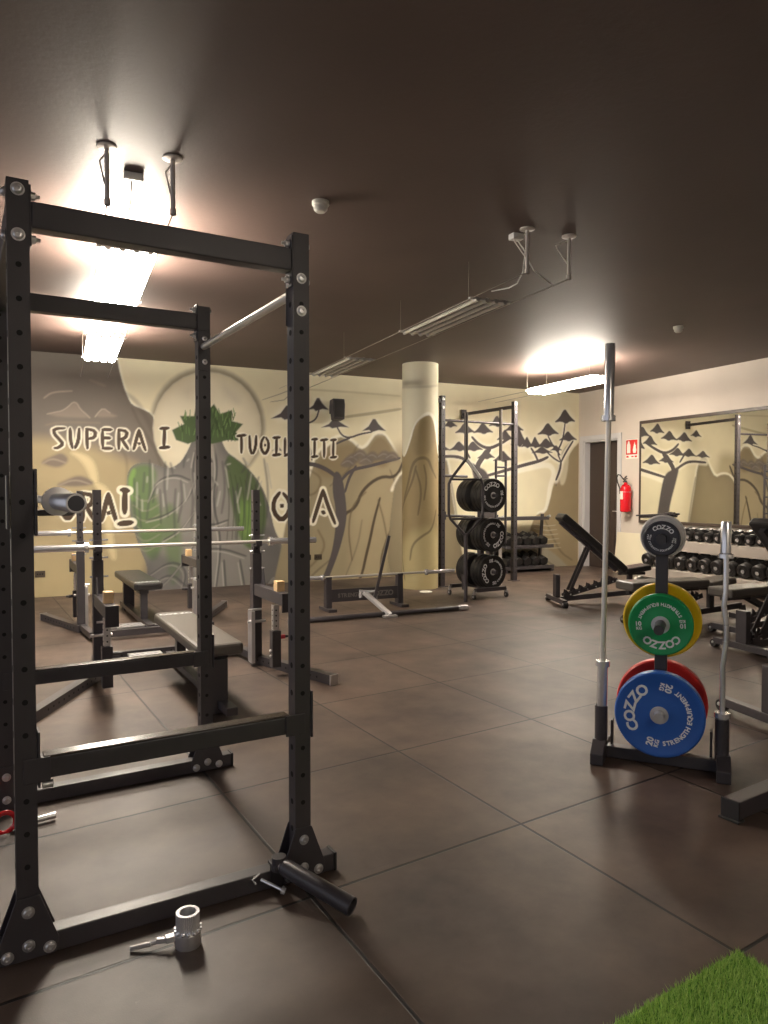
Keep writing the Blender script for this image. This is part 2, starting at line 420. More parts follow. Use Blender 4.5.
MURAL = [('S',[(5.026,3.314),(5.038,3.15),(5.1,2.879),(5.164,2.704),(5.217,2.61),(5.349,2.561),(5.484,2.497),(5.537,2.359),(5.576,2.163),(5.671,2.053),(5.754,1.884),(5.836,1.656)],0.0274,(252,248,228),0.05,0.8,2),
('P',[(2.623,3.331),(5.026,3.314),(5.038,3.15),(5.1,2.879),(5.164,2.704),(5.217,2.61),(5.349,2.561),(5.484,2.497),(5.537,2.359),(5.576,2.163),(5.671,2.053),(5.754,1.884),(5.836,1.656),(5.945,1.283),(5.998,0.703),(5.917,-0.455),(2.562,-0.435)],(122,114,104),0.015,1,1),
('P',[(2.602,2.042),(4.295,2.148),(4.921,1.95),(5.449,1.709),(5.43,-0.416),(2.562,-0.435)],(172,156,120),0.12,1,2),
('P',[(2.578,0.56),(5.854,0.419),(5.844,-0.739),(2.562,-0.435)],(180,164,124),0.2,0.8,2),
('E',[(2.623,3.331),(5.026,3.314),(5.038,3.15),(5.1,2.879),(5.164,2.704),(5.217,2.61),(5.349,2.561),(5.484,2.497),(5.537,2.359),(5.576,2.163),(5.671,2.053),(5.754,1.884),(5.836,1.656),(5.945,1.283),(5.998,0.703),(5.917,-0.455),(2.562,-0.435)],0.212,(84,74,62),0.35,1),
('S',[(5.112,2.784),(5.297,2.656),(5.455,2.342),(5.589,2.065),(5.725,1.712)],0.0344,(84,74,62),0.06,0.35,2),
('S',[(5.216,2.568),(5.321,2.336),(5.533,1.992),(5.613,1.711)],0.0206,(84,74,62),0.04,0.35,2),
('S',[(4.793,1.974),(5.078,2.009),(5.155,1.816),(5.123,1.288)],0.0203,(84,74,62),0.05,0.3,2),
('S',[(4.107,2.644),(4.204,2.729),(4.449,2.757)],0.0098,(176,164,148),0.03,0.8,2),
('S',[(4.676,2.92),(4.867,2.851)],0.0134,(150,138,122),0.05,0.5,2),
('P',[(4.14,2.434),(4.25,2.466),(4.323,2.483),(4.398,2.54),(4.46,2.61),(4.509,2.6),(4.546,2.521),(4.633,2.444),(4.67,2.405),(4.298,2.402)],(150,138,124),0.03,0.9,1),
('S',[(4.14,2.434),(4.25,2.466),(4.323,2.483),(4.398,2.54),(4.46,2.61),(4.509,2.6),(4.546,2.521),(4.633,2.444),(4.67,2.405)],0.0079,(184,172,154),0.02,0.8,1),
('P',[(4.734,2.421),(4.773,2.478),(4.838,2.549),(4.927,2.485),(5.043,2.435)],(150,138,124),0.03,0.9,1),
('S',[(4.734,2.421),(4.773,2.478),(4.838,2.549),(4.927,2.485)],0.008,(184,172,154),0.02,0.8,1),
('S',[(4.126,2.288),(4.297,2.335),(4.797,2.343)],0.0099,(150,136,116),0.04,0.5,2),
('P',[(4.39,1.937),(4.539,1.941),(4.689,1.863),(4.752,1.727),(4.775,1.509),(4.685,1.508),(4.612,1.725),(4.513,1.859)],(222,208,164),0.025,1,2),
('E',[(4.39,1.937),(4.539,1.941),(4.689,1.863),(4.752,1.727),(4.775,1.509),(4.685,1.508),(4.612,1.725),(4.513,1.859)],0.061,(160,140,100),0.4,2),
('P',[(4.686,1.549),(4.839,1.509),(4.941,1.371),(4.991,1.178),(4.936,0.874),(5.01,0.455),(4.906,0.46),(4.833,0.877),(4.836,1.221),(4.761,1.399)],(222,208,164),0.025,1,2),
('E',[(4.686,1.549),(4.839,1.509),(4.941,1.371),(4.991,1.178),(4.936,0.874),(5.01,0.455),(4.906,0.46),(4.833,0.877),(4.836,1.221),(4.761,1.399)],0.061,(160,140,100),0.4,2),
('P',[(4.048,1.797),(4.193,1.879),(4.317,1.935),(4.414,1.83),(4.29,1.721),(4.143,1.745)],(120,108,98),0.03,0.9,2),
('S',[(4.072,1.771),(4.193,1.853),(4.364,1.789)],0.0131,(160,148,132),0.02,0.7,2),
('P',[(4.213,1.48),(4.361,1.561),(4.511,1.629),(4.636,1.59),(4.737,1.509),(4.534,1.467)],(112,100,92),0.03,0.9,2),
('S',[(4.262,1.48),(4.46,1.575),(4.66,1.508)],0.0132,(156,144,130),0.02,0.7,2),
('S',[(4.09,1.294),(4.285,1.359),(4.404,1.022)],0.0131,(84,74,62),0.05,0.3,2),
('S',[(5.509,2.509),(5.551,2.633),(5.61,2.75),(5.688,2.857),(5.779,2.951),(5.883,3.03),(5.997,3.091),(6.119,3.134),(6.247,3.156),(6.376,3.157),(6.503,3.137),(6.626,3.094),(6.739,3.032),(6.84,2.95),(6.927,2.85),(6.996,2.736),(7.046,2.611),(7.074,2.477),(7.081,2.34),(7.066,2.202),(7.029,2.067)],0.0571,(120,110,92),0.1,0.75,0),
('S',[(7.081,2.182),(7.018,1.999),(6.863,1.786),(6.741,1.666)],0.0364,(140,128,104),0.07,0.6,2),
('P',[(7.066,2.362),(7.044,2.174),(6.981,1.994),(6.882,1.833),(6.751,1.699),(6.595,1.598),(6.425,1.536),(6.249,1.515),(6.075,1.534),(5.914,1.593),(5.771,1.687),(5.652,1.812),(5.565,1.961),(5.512,2.126),(5.495,2.301),(5.515,2.477),(5.571,2.647),(5.662,2.802),(5.781,2.935),(5.925,3.039),(6.087,3.11),(6.261,3.143),(6.436,3.135),(6.605,3.086),(6.759,2.998),(6.888,2.875),(6.985,2.722),(7.046,2.548)],(238,230,204),0.02,1,0),
('E',[(7.066,2.362),(7.044,2.174),(6.981,1.994),(6.882,1.833),(6.751,1.699),(6.595,1.598),(6.425,1.536),(6.249,1.515),(6.075,1.534),(5.914,1.593),(5.771,1.687),(5.652,1.812),(5.565,1.961),(5.512,2.126),(5.495,2.301),(5.515,2.477),(5.571,2.647),(5.662,2.802),(5.781,2.935),(5.925,3.039),(6.087,3.11),(6.261,3.143),(6.436,3.135),(6.605,3.086),(6.759,2.998),(6.888,2.875),(6.985,2.722),(7.046,2.548)],0.121,(196,186,158),0.6,0),
('P',[(6.479,2.969),(6.673,2.878),(6.747,2.69),(6.566,2.754)],(204,196,176),0.12,0.6,2),
('P',[(5.874,2.858),(6.086,2.958),(6.014,2.723)],(212,202,178),0.12,0.5,2),
('P',[(5.126,1.594),(5.209,1.789),(5.45,1.821),(5.697,1.712),(5.893,1.829),(6.008,2.062),(6.095,2.267),(6.27,2.36),(6.445,2.22),(6.532,1.988),(6.712,1.873),(6.893,1.727),(7.078,1.488),(7.202,1.154),(7.263,0.817),(7.421,0.536),(7.517,0.193),(7.45,-0.268),(5.707,-0.323),(5.216,-0.173),(5.299,0.09),(5.436,0.267),(5.278,0.655),(5.174,1.078)],(142,139,133),0.015,1,2),
('E',[(5.126,1.594),(5.209,1.789),(5.45,1.821),(5.697,1.712),(5.893,1.829),(6.008,2.062),(6.095,2.267),(6.27,2.36),(6.445,2.22),(6.532,1.988),(6.712,1.873),(6.893,1.727),(7.078,1.488),(7.202,1.154),(7.263,0.817),(7.421,0.536),(7.517,0.193),(7.45,-0.268),(5.707,-0.323),(5.216,-0.173),(5.299,0.09),(5.436,0.267),(5.278,0.655),(5.174,1.078)],0.152,(72,71,72),0.5,2),
('P',[(5.153,1.594),(5.235,1.762),(5.45,1.793),(5.558,1.654),(5.474,1.455),(5.581,1.214),(5.633,0.857),(5.575,0.488),(5.437,0.408),(5.305,0.724),(5.202,1.119)],(92,124,62),0.05,0.75,2),
('S',[(5.235,1.706),(5.179,1.538),(5.23,1.287)],0.0341,(128,168,84),0.05,0.8,2),
('S',[(5.205,1.357),(5.377,1.244),(5.583,1.37)],0.0124,(150,150,128),0.02,0.6,2),
('S',[(5.216,1.217),(5.376,1.103),(5.581,1.228)],0.0124,(150,150,128),0.02,0.6,2),
('S',[(5.228,1.077),(5.375,0.962),(5.58,1.086)],0.0124,(150,150,128),0.02,0.6,2),
('S',[(5.24,0.937),(5.373,0.821),(5.579,0.944)],0.0124,(150,150,128),0.02,0.6,2),
('S',[(5.252,0.796),(5.372,0.68),(5.578,0.801)],0.0124,(150,150,128),0.02,0.6,2),
('S',[(5.264,0.655),(5.371,0.539),(5.576,0.659)],0.0124,(150,150,128),0.02,0.6,2),
('P',[(5.693,1.284),(5.831,1.111),(5.884,0.634),(5.851,0.13),(5.71,0.023),(5.659,0.57),(5.579,0.929)],(92,124,62),0.06,0.6,2),
('P',[(6.532,1.988),(6.742,1.844),(6.924,1.667),(7.078,1.427),(7.17,1.048),(7.073,0.594),(6.886,0.495),(6.705,0.756),(6.617,1.205),(6.529,1.604)],(84,104,62),0.03,0.9,2),
('P',[(6.708,1.278),(6.983,1.277),(6.887,0.601),(6.735,0.755)],(128,168,84),0.12,0.75,2),
('S',[(6.515,1.722),(6.587,1.279),(6.538,0.687)],0.0108,(62,74,52),0.02,0.55,2),
('S',[(6.589,1.686),(6.663,1.279),(6.614,0.684)],0.0108,(62,74,52),0.02,0.55,2),
('S',[(6.665,1.65),(6.738,1.278),(6.689,0.682)],0.0108,(62,74,52),0.02,0.55,2),
('S',[(6.74,1.613),(6.814,1.278),(6.765,0.68)],0.0109,(62,74,52),0.02,0.55,2),
('S',[(6.816,1.577),(6.891,1.277),(6.841,0.677)],0.0109,(62,74,52),0.02,0.55,2),
('S',[(6.892,1.54),(6.968,1.277),(6.918,0.675)],0.0109,(62,74,52),0.02,0.55,2),
('S',[(6.969,1.502),(7.045,1.276),(6.995,0.673)],0.011,(62,74,52),0.02,0.55,2),
('S',[(7.046,1.465),(7.124,1.276),(7.073,0.67)],0.011,(62,74,52),0.02,0.55,2),
('S',[(5.445,1.286),(5.557,1.569),(5.808,1.656),(6.005,1.571)],0.0153,(72,71,72),0.025,0.75,2),
('S',[(5.418,1.251),(5.529,1.533),(5.78,1.62),(5.976,1.535)],0.0111,(186,182,172),0.02,0.65,2),
('S',[(5.416,1.004),(5.691,1.07),(5.974,1.283),(6.09,1.572)],0.0153,(72,71,72),0.025,0.75,2),
('S',[(5.388,0.969),(5.663,1.035),(5.945,1.247),(6.061,1.536)],0.0111,(186,182,172),0.02,0.65,2),
('S',[(5.632,0.714),(5.885,0.851),(6.087,1.137)],0.0154,(72,71,72),0.025,0.75,2),
('S',[(5.604,0.679),(5.857,0.815),(6.058,1.101)],0.0112,(186,182,172),0.02,0.65,2),
('S',[(6.093,2.006),(6.034,1.716),(6.117,1.282),(6.084,0.7)],0.0155,(72,71,72),0.025,0.75,2),
('S',[(6.065,1.97),(6.005,1.68),(6.088,1.246),(6.055,0.665)],0.0113,(186,182,172),0.02,0.65,2),
('S',[(6.356,2.086),(6.412,1.721),(6.321,1.281),(6.464,0.689),(6.37,-0.047)],0.0157,(72,71,72),0.025,0.75,2),
('S',[(6.326,2.049),(6.382,1.684),(6.291,1.244),(6.434,0.653),(6.34,-0.082)],0.0114,(186,182,172),0.02,0.65,2),
('S',[(6.144,0.99),(6.318,0.899),(6.555,0.983)],0.0157,(72,71,72),0.025,0.75,2),
('S',[(6.114,0.954),(6.288,0.863),(6.525,0.946)],0.0114,(186,182,172),0.02,0.65,2),
('S',[(6.141,0.553),(6.463,0.57),(6.825,0.437)],0.0158,(72,71,72),0.025,0.75,2),
('S',[(6.111,0.517),(6.433,0.535),(6.794,0.401)],0.0114,(186,182,172),0.02,0.65,2),
('S',[(6.227,0.403),(6.195,-0.036)],0.0156,(72,71,72),0.025,0.75,2),
('S',[(6.198,0.367),(6.165,-0.071)],0.0113,(186,182,172),0.02,0.65,2),
('S',[(6.492,0.391),(6.518,-0.056)],0.0158,(72,71,72),0.025,0.75,2),
('S',[(6.462,0.356),(6.488,-0.091)],0.0115,(186,182,172),0.02,0.65,2),
('S',[(6.733,0.381),(6.821,-0.15)],0.0159,(72,71,72),0.025,0.75,2),
('S',[(6.702,0.345),(6.79,-0.186)],0.0116,(186,182,172),0.02,0.65,2),
('S',[(5.436,0.224),(5.742,0.424),(5.966,0.269),(5.849,-0.102)],0.0153,(72,71,72),0.025,0.75,2),
('S',[(5.408,0.19),(5.713,0.389),(5.937,0.234),(5.821,-0.136)],0.0111,(186,182,172),0.02,0.65,2),
('S',[(5.434,0.039),(5.712,0.253),(5.936,0.038)],0.0153,(72,71,72),0.025,0.75,2),
('S',[(5.406,0.006),(5.684,0.218),(5.907,0.004)],0.0111,(186,182,172),0.02,0.65,2),
('S',[(5.163,-0.057),(5.571,0.002),(5.939,0.415),(6.084,0.7)],0.0153,(72,71,72),0.025,0.75,2),
('S',[(5.136,-0.09),(5.543,-0.032),(5.91,0.38),(6.055,0.665)],0.0111,(186,182,172),0.02,0.65,2),
('S',[(6.978,0.371),(7.07,0.062),(6.975,-0.205)],0.0161,(72,71,72),0.025,0.75,2),
('S',[(6.947,0.334),(7.038,0.026),(6.944,-0.241)],0.0117,(186,182,172),0.02,0.65,2),
('S',[(5.233,1.587),(5.23,1.195),(5.266,0.802)],0.0164,(72,71,72),0.04,0.55,2),
('S',[(5.273,1.531),(5.27,1.195)],0.0123,(192,189,180),0.03,0.55,2),
('S',[(5.3,1.346),(5.301,1.128),(5.318,0.91)],0.0164,(72,71,72),0.04,0.55,2),
('S',[(5.34,1.29),(5.341,1.128)],0.0123,(192,189,180),0.03,0.55,2),
('S',[(5.373,1.67),(5.366,1.535),(5.354,1.4)],0.0165,(72,71,72),0.04,0.55,2),
('S',[(5.413,1.614),(5.407,1.535)],0.0124,(192,189,180),0.03,0.55,2),
('S',[(5.445,1.85),(5.45,1.427),(5.397,1.005)],0.0165,(72,71,72),0.04,0.55,2),
('S',[(5.485,1.794),(5.491,1.427)],0.0124,(192,189,180),0.03,0.55,2),
('S',[(5.513,1.499),(5.5,1.375),(5.484,1.251)],0.0165,(72,71,72),0.04,0.55,2),
('S',[(5.553,1.442),(5.541,1.375)],0.0124,(192,189,180),0.03,0.55,2),
('S',[(5.583,1.43),(5.595,1.193),(5.591,0.956)],0.0166,(72,71,72),0.04,0.55,2),
('S',[(5.624,1.373),(5.637,1.193)],0.0125,(192,189,180),0.03,0.55,2),
('S',[(5.659,1.823),(5.638,1.434),(5.692,1.043)],0.0167,(72,71,72),0.04,0.55,2),
('S',[(5.7,1.766),(5.68,1.434)],0.0125,(192,189,180),0.03,0.55,2),
('S',[(5.731,1.812),(5.75,1.738),(5.761,1.664)],0.0167,(72,71,72),0.04,0.55,2),
('S',[(5.772,1.755),(5.792,1.738)],0.0125,(192,189,180),0.03,0.55,2),
('S',[(5.8,1.441),(5.775,1.097),(5.789,0.752)],0.0167,(72,71,72),0.04,0.55,2),
('S',[(5.842,1.384),(5.817,1.096)],0.0126,(192,189,180),0.03,0.55,2),
('S',[(5.874,1.57),(5.898,1.267),(5.831,0.964)],0.0168,(72,71,72),0.04,0.55,2),
('S',[(5.916,1.513),(5.94,1.266)],0.0126,(192,189,180),0.03,0.55,2),
('S',[(5.951,1.931),(5.921,1.842),(5.914,1.753)],0.0168,(72,71,72),0.04,0.55,2),
('S',[(5.993,1.875),(5.964,1.843)],0.0126,(192,189,180),0.03,0.55,2),
('S',[(6.023,1.731),(6.051,1.312),(6.016,0.892)],0.0169,(72,71,72),0.04,0.55,2),
('S',[(6.065,1.674),(6.094,1.311)],0.0127,(192,189,180),0.03,0.55,2),
('S',[(6.095,1.441),(6.059,1.245),(6.128,1.048)],0.0169,(72,71,72),0.04,0.55,2),
('S',[(6.139,1.383),(6.102,1.245)],0.0127,(192,189,180),0.03,0.55,2),
('S',[(6.173,1.74),(6.209,1.576),(6.21,1.411)],0.017,(72,71,72),0.04,0.55,2),
('S',[(6.216,1.683),(6.252,1.576)],0.0128,(192,189,180),0.03,0.55,2),
('S',[(6.25,1.971),(6.207,1.537),(6.25,1.103)],0.017,(72,71,72),0.04,0.55,2),
('S',[(6.293,1.913),(6.25,1.537)],0.0128,(192,189,180),0.03,0.55,2),
('S',[(6.323,1.613),(6.365,1.505),(6.288,1.397)],0.0171,(72,71,72),0.04,0.55,2),
('S',[(6.366,1.555),(6.409,1.505)],0.0128,(192,189,180),0.03,0.55,2),
('S',[(6.398,1.467),(6.351,1.192),(6.352,0.916)],0.0171,(72,71,72),0.04,0.55,2),
('S',[(6.442,1.408),(6.395,1.191)],0.0129,(192,189,180),0.03,0.55,2),
('S',[(6.477,1.846),(6.523,1.464),(6.46,1.082)],0.0172,(72,71,72),0.04,0.55,2),
('S',[(6.522,1.788),(6.568,1.464)],0.0129,(192,189,180),0.03,0.55,2),
('S',[(6.555,1.876),(6.504,1.802),(6.583,1.729)],0.0172,(72,71,72),0.04,0.55,2),
('S',[(6.599,1.818),(6.548,1.802)],0.0129,(192,189,180),0.03,0.55,2),
('S',[(6.631,1.468),(6.682,1.085),(6.671,0.702)],0.0173,(72,71,72),0.04,0.55,2),
('S',[(6.676,1.409),(6.727,1.085)],0.013,(192,189,180),0.03,0.55,2),
('S',[(6.71,1.524),(6.652,1.241),(6.725,0.956)],0.0173,(72,71,72),0.04,0.55,2),
('S',[(6.755,1.465),(6.697,1.241)],0.013,(192,189,180),0.03,0.55,2),
('S',[(6.79,1.901),(6.848,1.795),(6.764,1.686)],0.0174,(72,71,72),0.04,0.55,2),
('S',[(6.836,1.843),(6.894,1.795)],0.0131,(192,189,180),0.03,0.55,2),
('S',[(6.869,1.728),(6.806,1.284),(6.818,0.84)],0.0174,(72,71,72),0.04,0.55,2),
('S',[(6.914,1.669),(6.851,1.284)],0.0131,(192,189,180),0.03,0.55,2),
('S',[(6.947,1.374),(7.009,1.199),(6.92,1.025)],0.0175,(72,71,72),0.04,0.55,2),
('S',[(6.992,1.313),(7.055,1.198)],0.0132,(192,189,180),0.03,0.55,2),
('S',[(7.028,1.62),(6.962,1.421),(7.046,1.221)],0.0175,(72,71,72),0.04,0.55,2),
('S',[(7.074,1.56),(7.008,1.421)],0.0132,(192,189,180),0.03,0.55,2),
('S',[(7.111,1.894),(7.177,1.454),(7.153,1.012)],0.0176,(72,71,72),0.04,0.55,2),
('S',[(7.158,1.834),(7.224,1.454)],0.0132,(192,189,180),0.03,0.55,2),
('P',[(5.439,0.607),(5.742,0.424),(6.08,0.19),(5.991,-0.169),(5.432,-0.188),(5.299,0.048)],(84,82,84),0.08,0.5,2),
('P',[(7.074,0.973),(7.358,0.661),(7.452,0.196),(7.354,-0.2),(7.069,-0.09),(6.978,0.371)],(84,82,82),0.06,0.55,2),
('P',[(6.153,2.182),(6.298,2.245),(6.384,2.014),(6.295,1.749),(6.149,1.718),(6.093,1.934)],(178,172,160),0.05,0.7,2),
('P',[(5.812,2.142),(5.757,2.283),(5.926,2.375),(5.871,2.487),(6.069,2.496),(6.098,2.642),(6.243,2.562),(6.36,2.684),(6.447,2.543),(6.626,2.61),(6.625,2.448),(6.79,2.41),(6.684,2.288),(6.774,2.157),(6.563,2.165),(6.326,2.1),(6.123,2.152),(5.98,2.09)],(78,98,62),0.012,1,0),
('S',[(6.656,2.313),(6.7,2.433)],0.0087,(100,132,74),0.008,0.8,0),
('S',[(6.445,2.248),(6.421,2.364)],0.0086,(58,76,46),0.008,0.8,0),
('S',[(6.666,2.521),(6.644,2.638)],0.0086,(120,150,90),0.008,0.8,0),
('S',[(6.216,2.209),(6.191,2.324)],0.0085,(100,132,74),0.008,0.8,0),
('S',[(6.567,2.143),(6.538,2.259)],0.0086,(58,76,46),0.008,0.8,0),
('S',[(6.35,2.506),(6.341,2.622)],0.0085,(120,150,90),0.008,0.8,0),
('S',[(5.902,2.132),(5.898,2.247)],0.0084,(100,132,74),0.008,0.8,0),
('S',[(6.641,2.22),(6.674,2.34)],0.0086,(58,76,46),0.008,0.8,0),
('S',[(6.007,2.465),(6.017,2.581)],0.0084,(120,150,90),0.008,0.8,0),
('S',[(6.001,2.219),(5.994,2.334)],0.0084,(100,132,74),0.008,0.8,0),
('S',[(6.291,2.152),(6.294,2.268)],0.0085,(58,76,46),0.008,0.8,0),
('S',[(5.955,2.432),(5.96,2.547)],0.0084,(120,150,90),0.008,0.8,0),
('S',[(6.289,2.265),(6.281,2.381)],0.0085,(100,132,74),0.008,0.8,0),
('S',[(6.392,2.36),(6.404,2.478)],0.0086,(58,76,46),0.008,0.8,0),
('S',[(6.49,2.447),(6.48,2.564)],0.0086,(120,150,90),0.008,0.8,0),
('S',[(6.271,2.246),(6.251,2.361)],0.0085,(100,132,74),0.008,0.8,0),
('S',[(6.314,2.271),(6.349,2.389)],0.0085,(58,76,46),0.008,0.8,0),
('S',[(6.158,2.26),(6.132,2.375)],0.0085,(120,150,90),0.008,0.8,0),
('S',[(6.269,2.436),(6.306,2.554)],0.0085,(100,132,74),0.008,0.8,0),
('S',[(6.214,2.19),(6.207,2.306)],0.0085,(58,76,46),0.008,0.8,0),
('S',[(6.604,2.366),(6.589,2.483)],0.0086,(120,150,90),0.008,0.8,0),
('S',[(6.328,2.188),(6.36,2.306)],0.0085,(100,132,74),0.008,0.8,0),
('S',[(6.349,2.477),(6.358,2.594)],0.0085,(58,76,46),0.008,0.8,0),
('S',[(6.063,2.221),(6.098,2.338)],0.0085,(120,150,90),0.008,0.8,0),
('S',[(6.281,2.278),(6.244,2.393)],0.0085,(100,132,74),0.008,0.8,0),
('S',[(6.303,2.458),(6.314,2.575)],0.0085,(58,76,46),0.008,0.8,0),
('S',[(6.159,2.211),(6.12,2.326)],0.0085,(120,150,90),0.008,0.8,0),
('S',[(5.955,2.236),(5.957,2.351)],0.0084,(100,132,74),0.008,0.8,0),
('S',[(6.327,2.188),(6.327,2.305)],0.0085,(58,76,46),0.008,0.8,0),
('S',[(6.525,2.322),(6.563,2.441)],0.0086,(120,150,90),0.008,0.8,0),
('S',[(6.407,2.455),(6.396,2.572)],0.0086,(100,132,74),0.008,0.8,0),
('S',[(6.571,2.385),(6.544,2.502)],0.0086,(58,76,46),0.008,0.8,0),
('S',[(6.248,2.356),(6.259,2.473)],0.0085,(120,150,90),0.008,0.8,0),
('S',[(6.219,2.405),(6.212,2.52)],0.0085,(100,132,74),0.008,0.8,0),
('S',[(6.203,2.162),(6.245,2.28)],0.0085,(58,76,46),0.008,0.8,0),
('S',[(6.372,2.479),(6.393,2.596)],0.0086,(120,150,90),0.008,0.8,0),
('S',[(6.415,2.198),(6.402,2.314)],0.0086,(100,132,74),0.008,0.8,0),
('S',[(5.915,2.261),(5.884,2.375)],0.0084,(58,76,46),0.008,0.8,0),
('S',[(6.482,2.212),(6.475,2.329)],0.0086,(120,150,90),0.008,0.8,0),
('S',[(6.638,2.456),(6.678,2.576)],0.0086,(100,132,74),0.008,0.8,0),
('S',[(6.241,2.216),(6.264,2.333)],0.0085,(58,76,46),0.008,0.8,0),
('S',[(6.667,2.149),(6.627,2.266)],0.0086,(120,150,90),0.008,0.8,0),
('S',[(5.882,2.286),(5.843,2.398)],0.0084,(100,132,74),0.008,0.8,0),
('S',[(6.398,2.308),(6.414,2.426)],0.0086,(58,76,46),0.008,0.8,0),
('S',[(6.223,2.4),(6.263,2.518)],0.0085,(120,150,90),0.008,0.8,0),
('S',[(6.458,2.512),(6.423,2.627)],0.0086,(100,132,74),0.008,0.8,0),
('S',[(6.378,2.401),(6.371,2.517)],0.0086,(58,76,46),0.008,0.8,0),
('S',[(6.501,2.381),(6.54,2.5)],0.0086,(120,150,90),0.008,0.8,0),
('S',[(6.45,2.303),(6.423,2.42)],0.0086,(100,132,74),0.008,0.8,0),
('S',[(6.196,2.214),(6.239,2.332)],0.0085,(58,76,46),0.008,0.8,0),
('S',[(5.928,2.44),(5.949,2.555)],0.0084,(120,150,90),0.008,0.8,0),
('S',[(6.545,2.484),(6.575,2.603)],0.0086,(100,132,74),0.008,0.8,0),
('S',[(6.505,2.253),(6.491,2.37)],0.0086,(58,76,46),0.008,0.8,0),
('S',[(6.225,2.365),(6.255,2.483)],0.0085,(120,150,90),0.008,0.8,0),
('S',[(6.13,2.378),(6.17,2.495)],0.0085,(100,132,74),0.008,0.8,0),
('S',[(6.616,2.15),(6.644,2.269)],0.0086,(58,76,46),0.008,0.8,0),
('S',[(5.939,2.456),(5.945,2.571)],0.0084,(120,150,90),0.008,0.8,0),
('S',[(6.562,2.18),(6.575,2.299)],0.0086,(100,132,74),0.008,0.8,0),
('S',[(6.648,2.464),(6.624,2.581)],0.0086,(58,76,46),0.008,0.8,0),
('S',[(6.134,2.403),(6.119,2.518)],0.0085,(120,150,90),0.008,0.8,0),
('S',[(6.268,2.127),(6.238,1.981),(6.325,1.837)],0.0213,(86,80,80),0.015,0.9,2),
('P',[(7.069,-0.014),(7.324,0.125),(7.681,0.309),(7.846,0.396),(7.812,0.1),(7.679,-0.159),(7.116,-0.245)],(96,90,84),0.02,0.9,2),
('S',[(7.164,-0.035),(7.26,0.083)],0.0294,(150,146,140),0.02,0.8,2),
('S',[(7.323,0.048),(7.42,0.166)],0.0296,(150,146,140),0.02,0.8,2),
('S',[(7.484,0.132),(7.583,0.251)],0.0298,(150,146,140),0.02,0.8,2),
('S',[(7.648,0.217),(7.747,0.337)],0.03,(150,146,140),0.02,0.8,2),
('S',[(7.455,0.936),(7.52,1.119),(7.717,1.303),(7.884,1.74),(7.984,2.022),(8.188,2.122),(8.324,2.283),(8.533,2.227),(8.708,2.072),(8.832,2.123),(8.922,2.239),(8.995,2.338),(9.14,2.343),(9.25,2.2),(9.361,2.038)],0.0538,(252,248,228),0.045,1,2),
('P',[(7.455,0.936),(7.52,1.119),(7.717,1.303),(7.884,1.74),(7.984,2.022),(8.188,2.122),(8.324,2.283),(8.533,2.227),(8.708,2.072),(8.832,2.123),(8.922,2.239),(8.995,2.338),(9.14,2.343),(9.25,2.2),(9.361,2.038),(9.474,1.875),(9.587,1.761),(9.779,0.924),(9.781,-0.426),(7.195,-0.251),(7.389,0.584)],(160,148,118),0.02,1,1),
('P',[(9.067,1.999),(9.625,2.261),(9.912,2.017),(10.016,-0.613),(8.44,-0.496),(8.565,0.302),(8.531,1.107)],(180,166,132),0.15,0.8,2),
('P',[(8.85,2.107),(8.995,2.29),(9.14,2.294),(9.324,2.054),(9.177,1.756),(8.85,1.881)],(136,118,84),0.05,0.7,2),
('P',[(7.984,1.96),(8.359,2.19),(8.708,2.136),(8.708,1.75),(8.357,1.587),(7.95,1.647)],(140,122,88),0.08,0.7,2),
('S',[(9.512,1.926),(9.362,1.626),(9.067,1.657),(8.743,1.428),(8.636,1.138),(8.391,1.029),(8.356,0.631)],0.0273,(72,62,48),0.03,0.95,2),
('S',[(9.067,1.297),(8.957,0.939),(8.885,0.615),(8.813,0.357),(8.742,0.051),(8.599,-0.184)],0.025,(74,62,46),0.025,0.95,2),
('S',[(9.031,1.265),(9.14,0.936),(9.214,0.522)],0.0157,(112,98,72),0.035,0.7,2),
('S',[(9.362,0.932),(9.214,0.687),(9.067,0.281),(9.104,-0.133)],0.0197,(90,78,58),0.03,0.8,2),
('S',[(8.814,1.395),(8.566,1.187),(8.495,0.787),(8.565,0.302)],0.0155,(106,92,68),0.035,0.75,2),
('S',[(8.638,2.038),(8.532,1.748),(8.186,1.491)],0.0154,(84,74,62),0.04,0.5,2),
('S',[(9.25,1.757),(9.399,1.428),(9.436,1.262)],0.0159,(84,74,62),0.03,0.5,2),
('S',[(8.183,0.319),(7.878,0.096),(7.679,-0.127)],0.0181,(84,74,62),0.04,0.5,2),
('S',[(8.742,0.943),(8.671,0.54),(8.459,0.066)],0.0155,(84,74,62),0.03,0.4,2),
('S',[(9.436,1.262),(9.475,0.763),(9.362,0.102),(9.325,-0.229)],0.0159,(106,92,68),0.035,0.75,2),
('S',[(8.673,2.151),(8.567,1.988),(8.637,1.877)],0.0155,(84,74,62),0.05,0.4,2),
('S',[(7.85,1.739),(8.051,1.616),(7.982,1.396),(7.816,1.334)],0.0189,(110,94,68),0.05,0.6,2),
('S',[(7.981,0.8),(8.116,0.559),(7.979,0.327),(7.68,0.107)],0.0189,(110,94,68),0.05,0.6,2),
('S',[(8.186,1.27),(8.322,0.951),(8.287,0.713)],0.0153,(104,90,64),0.05,0.5,2),
('P',[(8.255,1.744),(8.392,1.682),(8.461,1.268),(8.478,0.948),(8.373,0.55),(8.286,0.314),(8.114,-0.075),(7.978,-0.114),(8.183,0.319),(8.27,0.713),(8.288,1.11),(8.22,1.428)],(86,80,80),0.012,1,2),
('S',[(8.323,1.618),(8.153,1.743),(7.917,1.834),(7.719,1.83)],0.0341,(86,80,80),0.012,1,2),
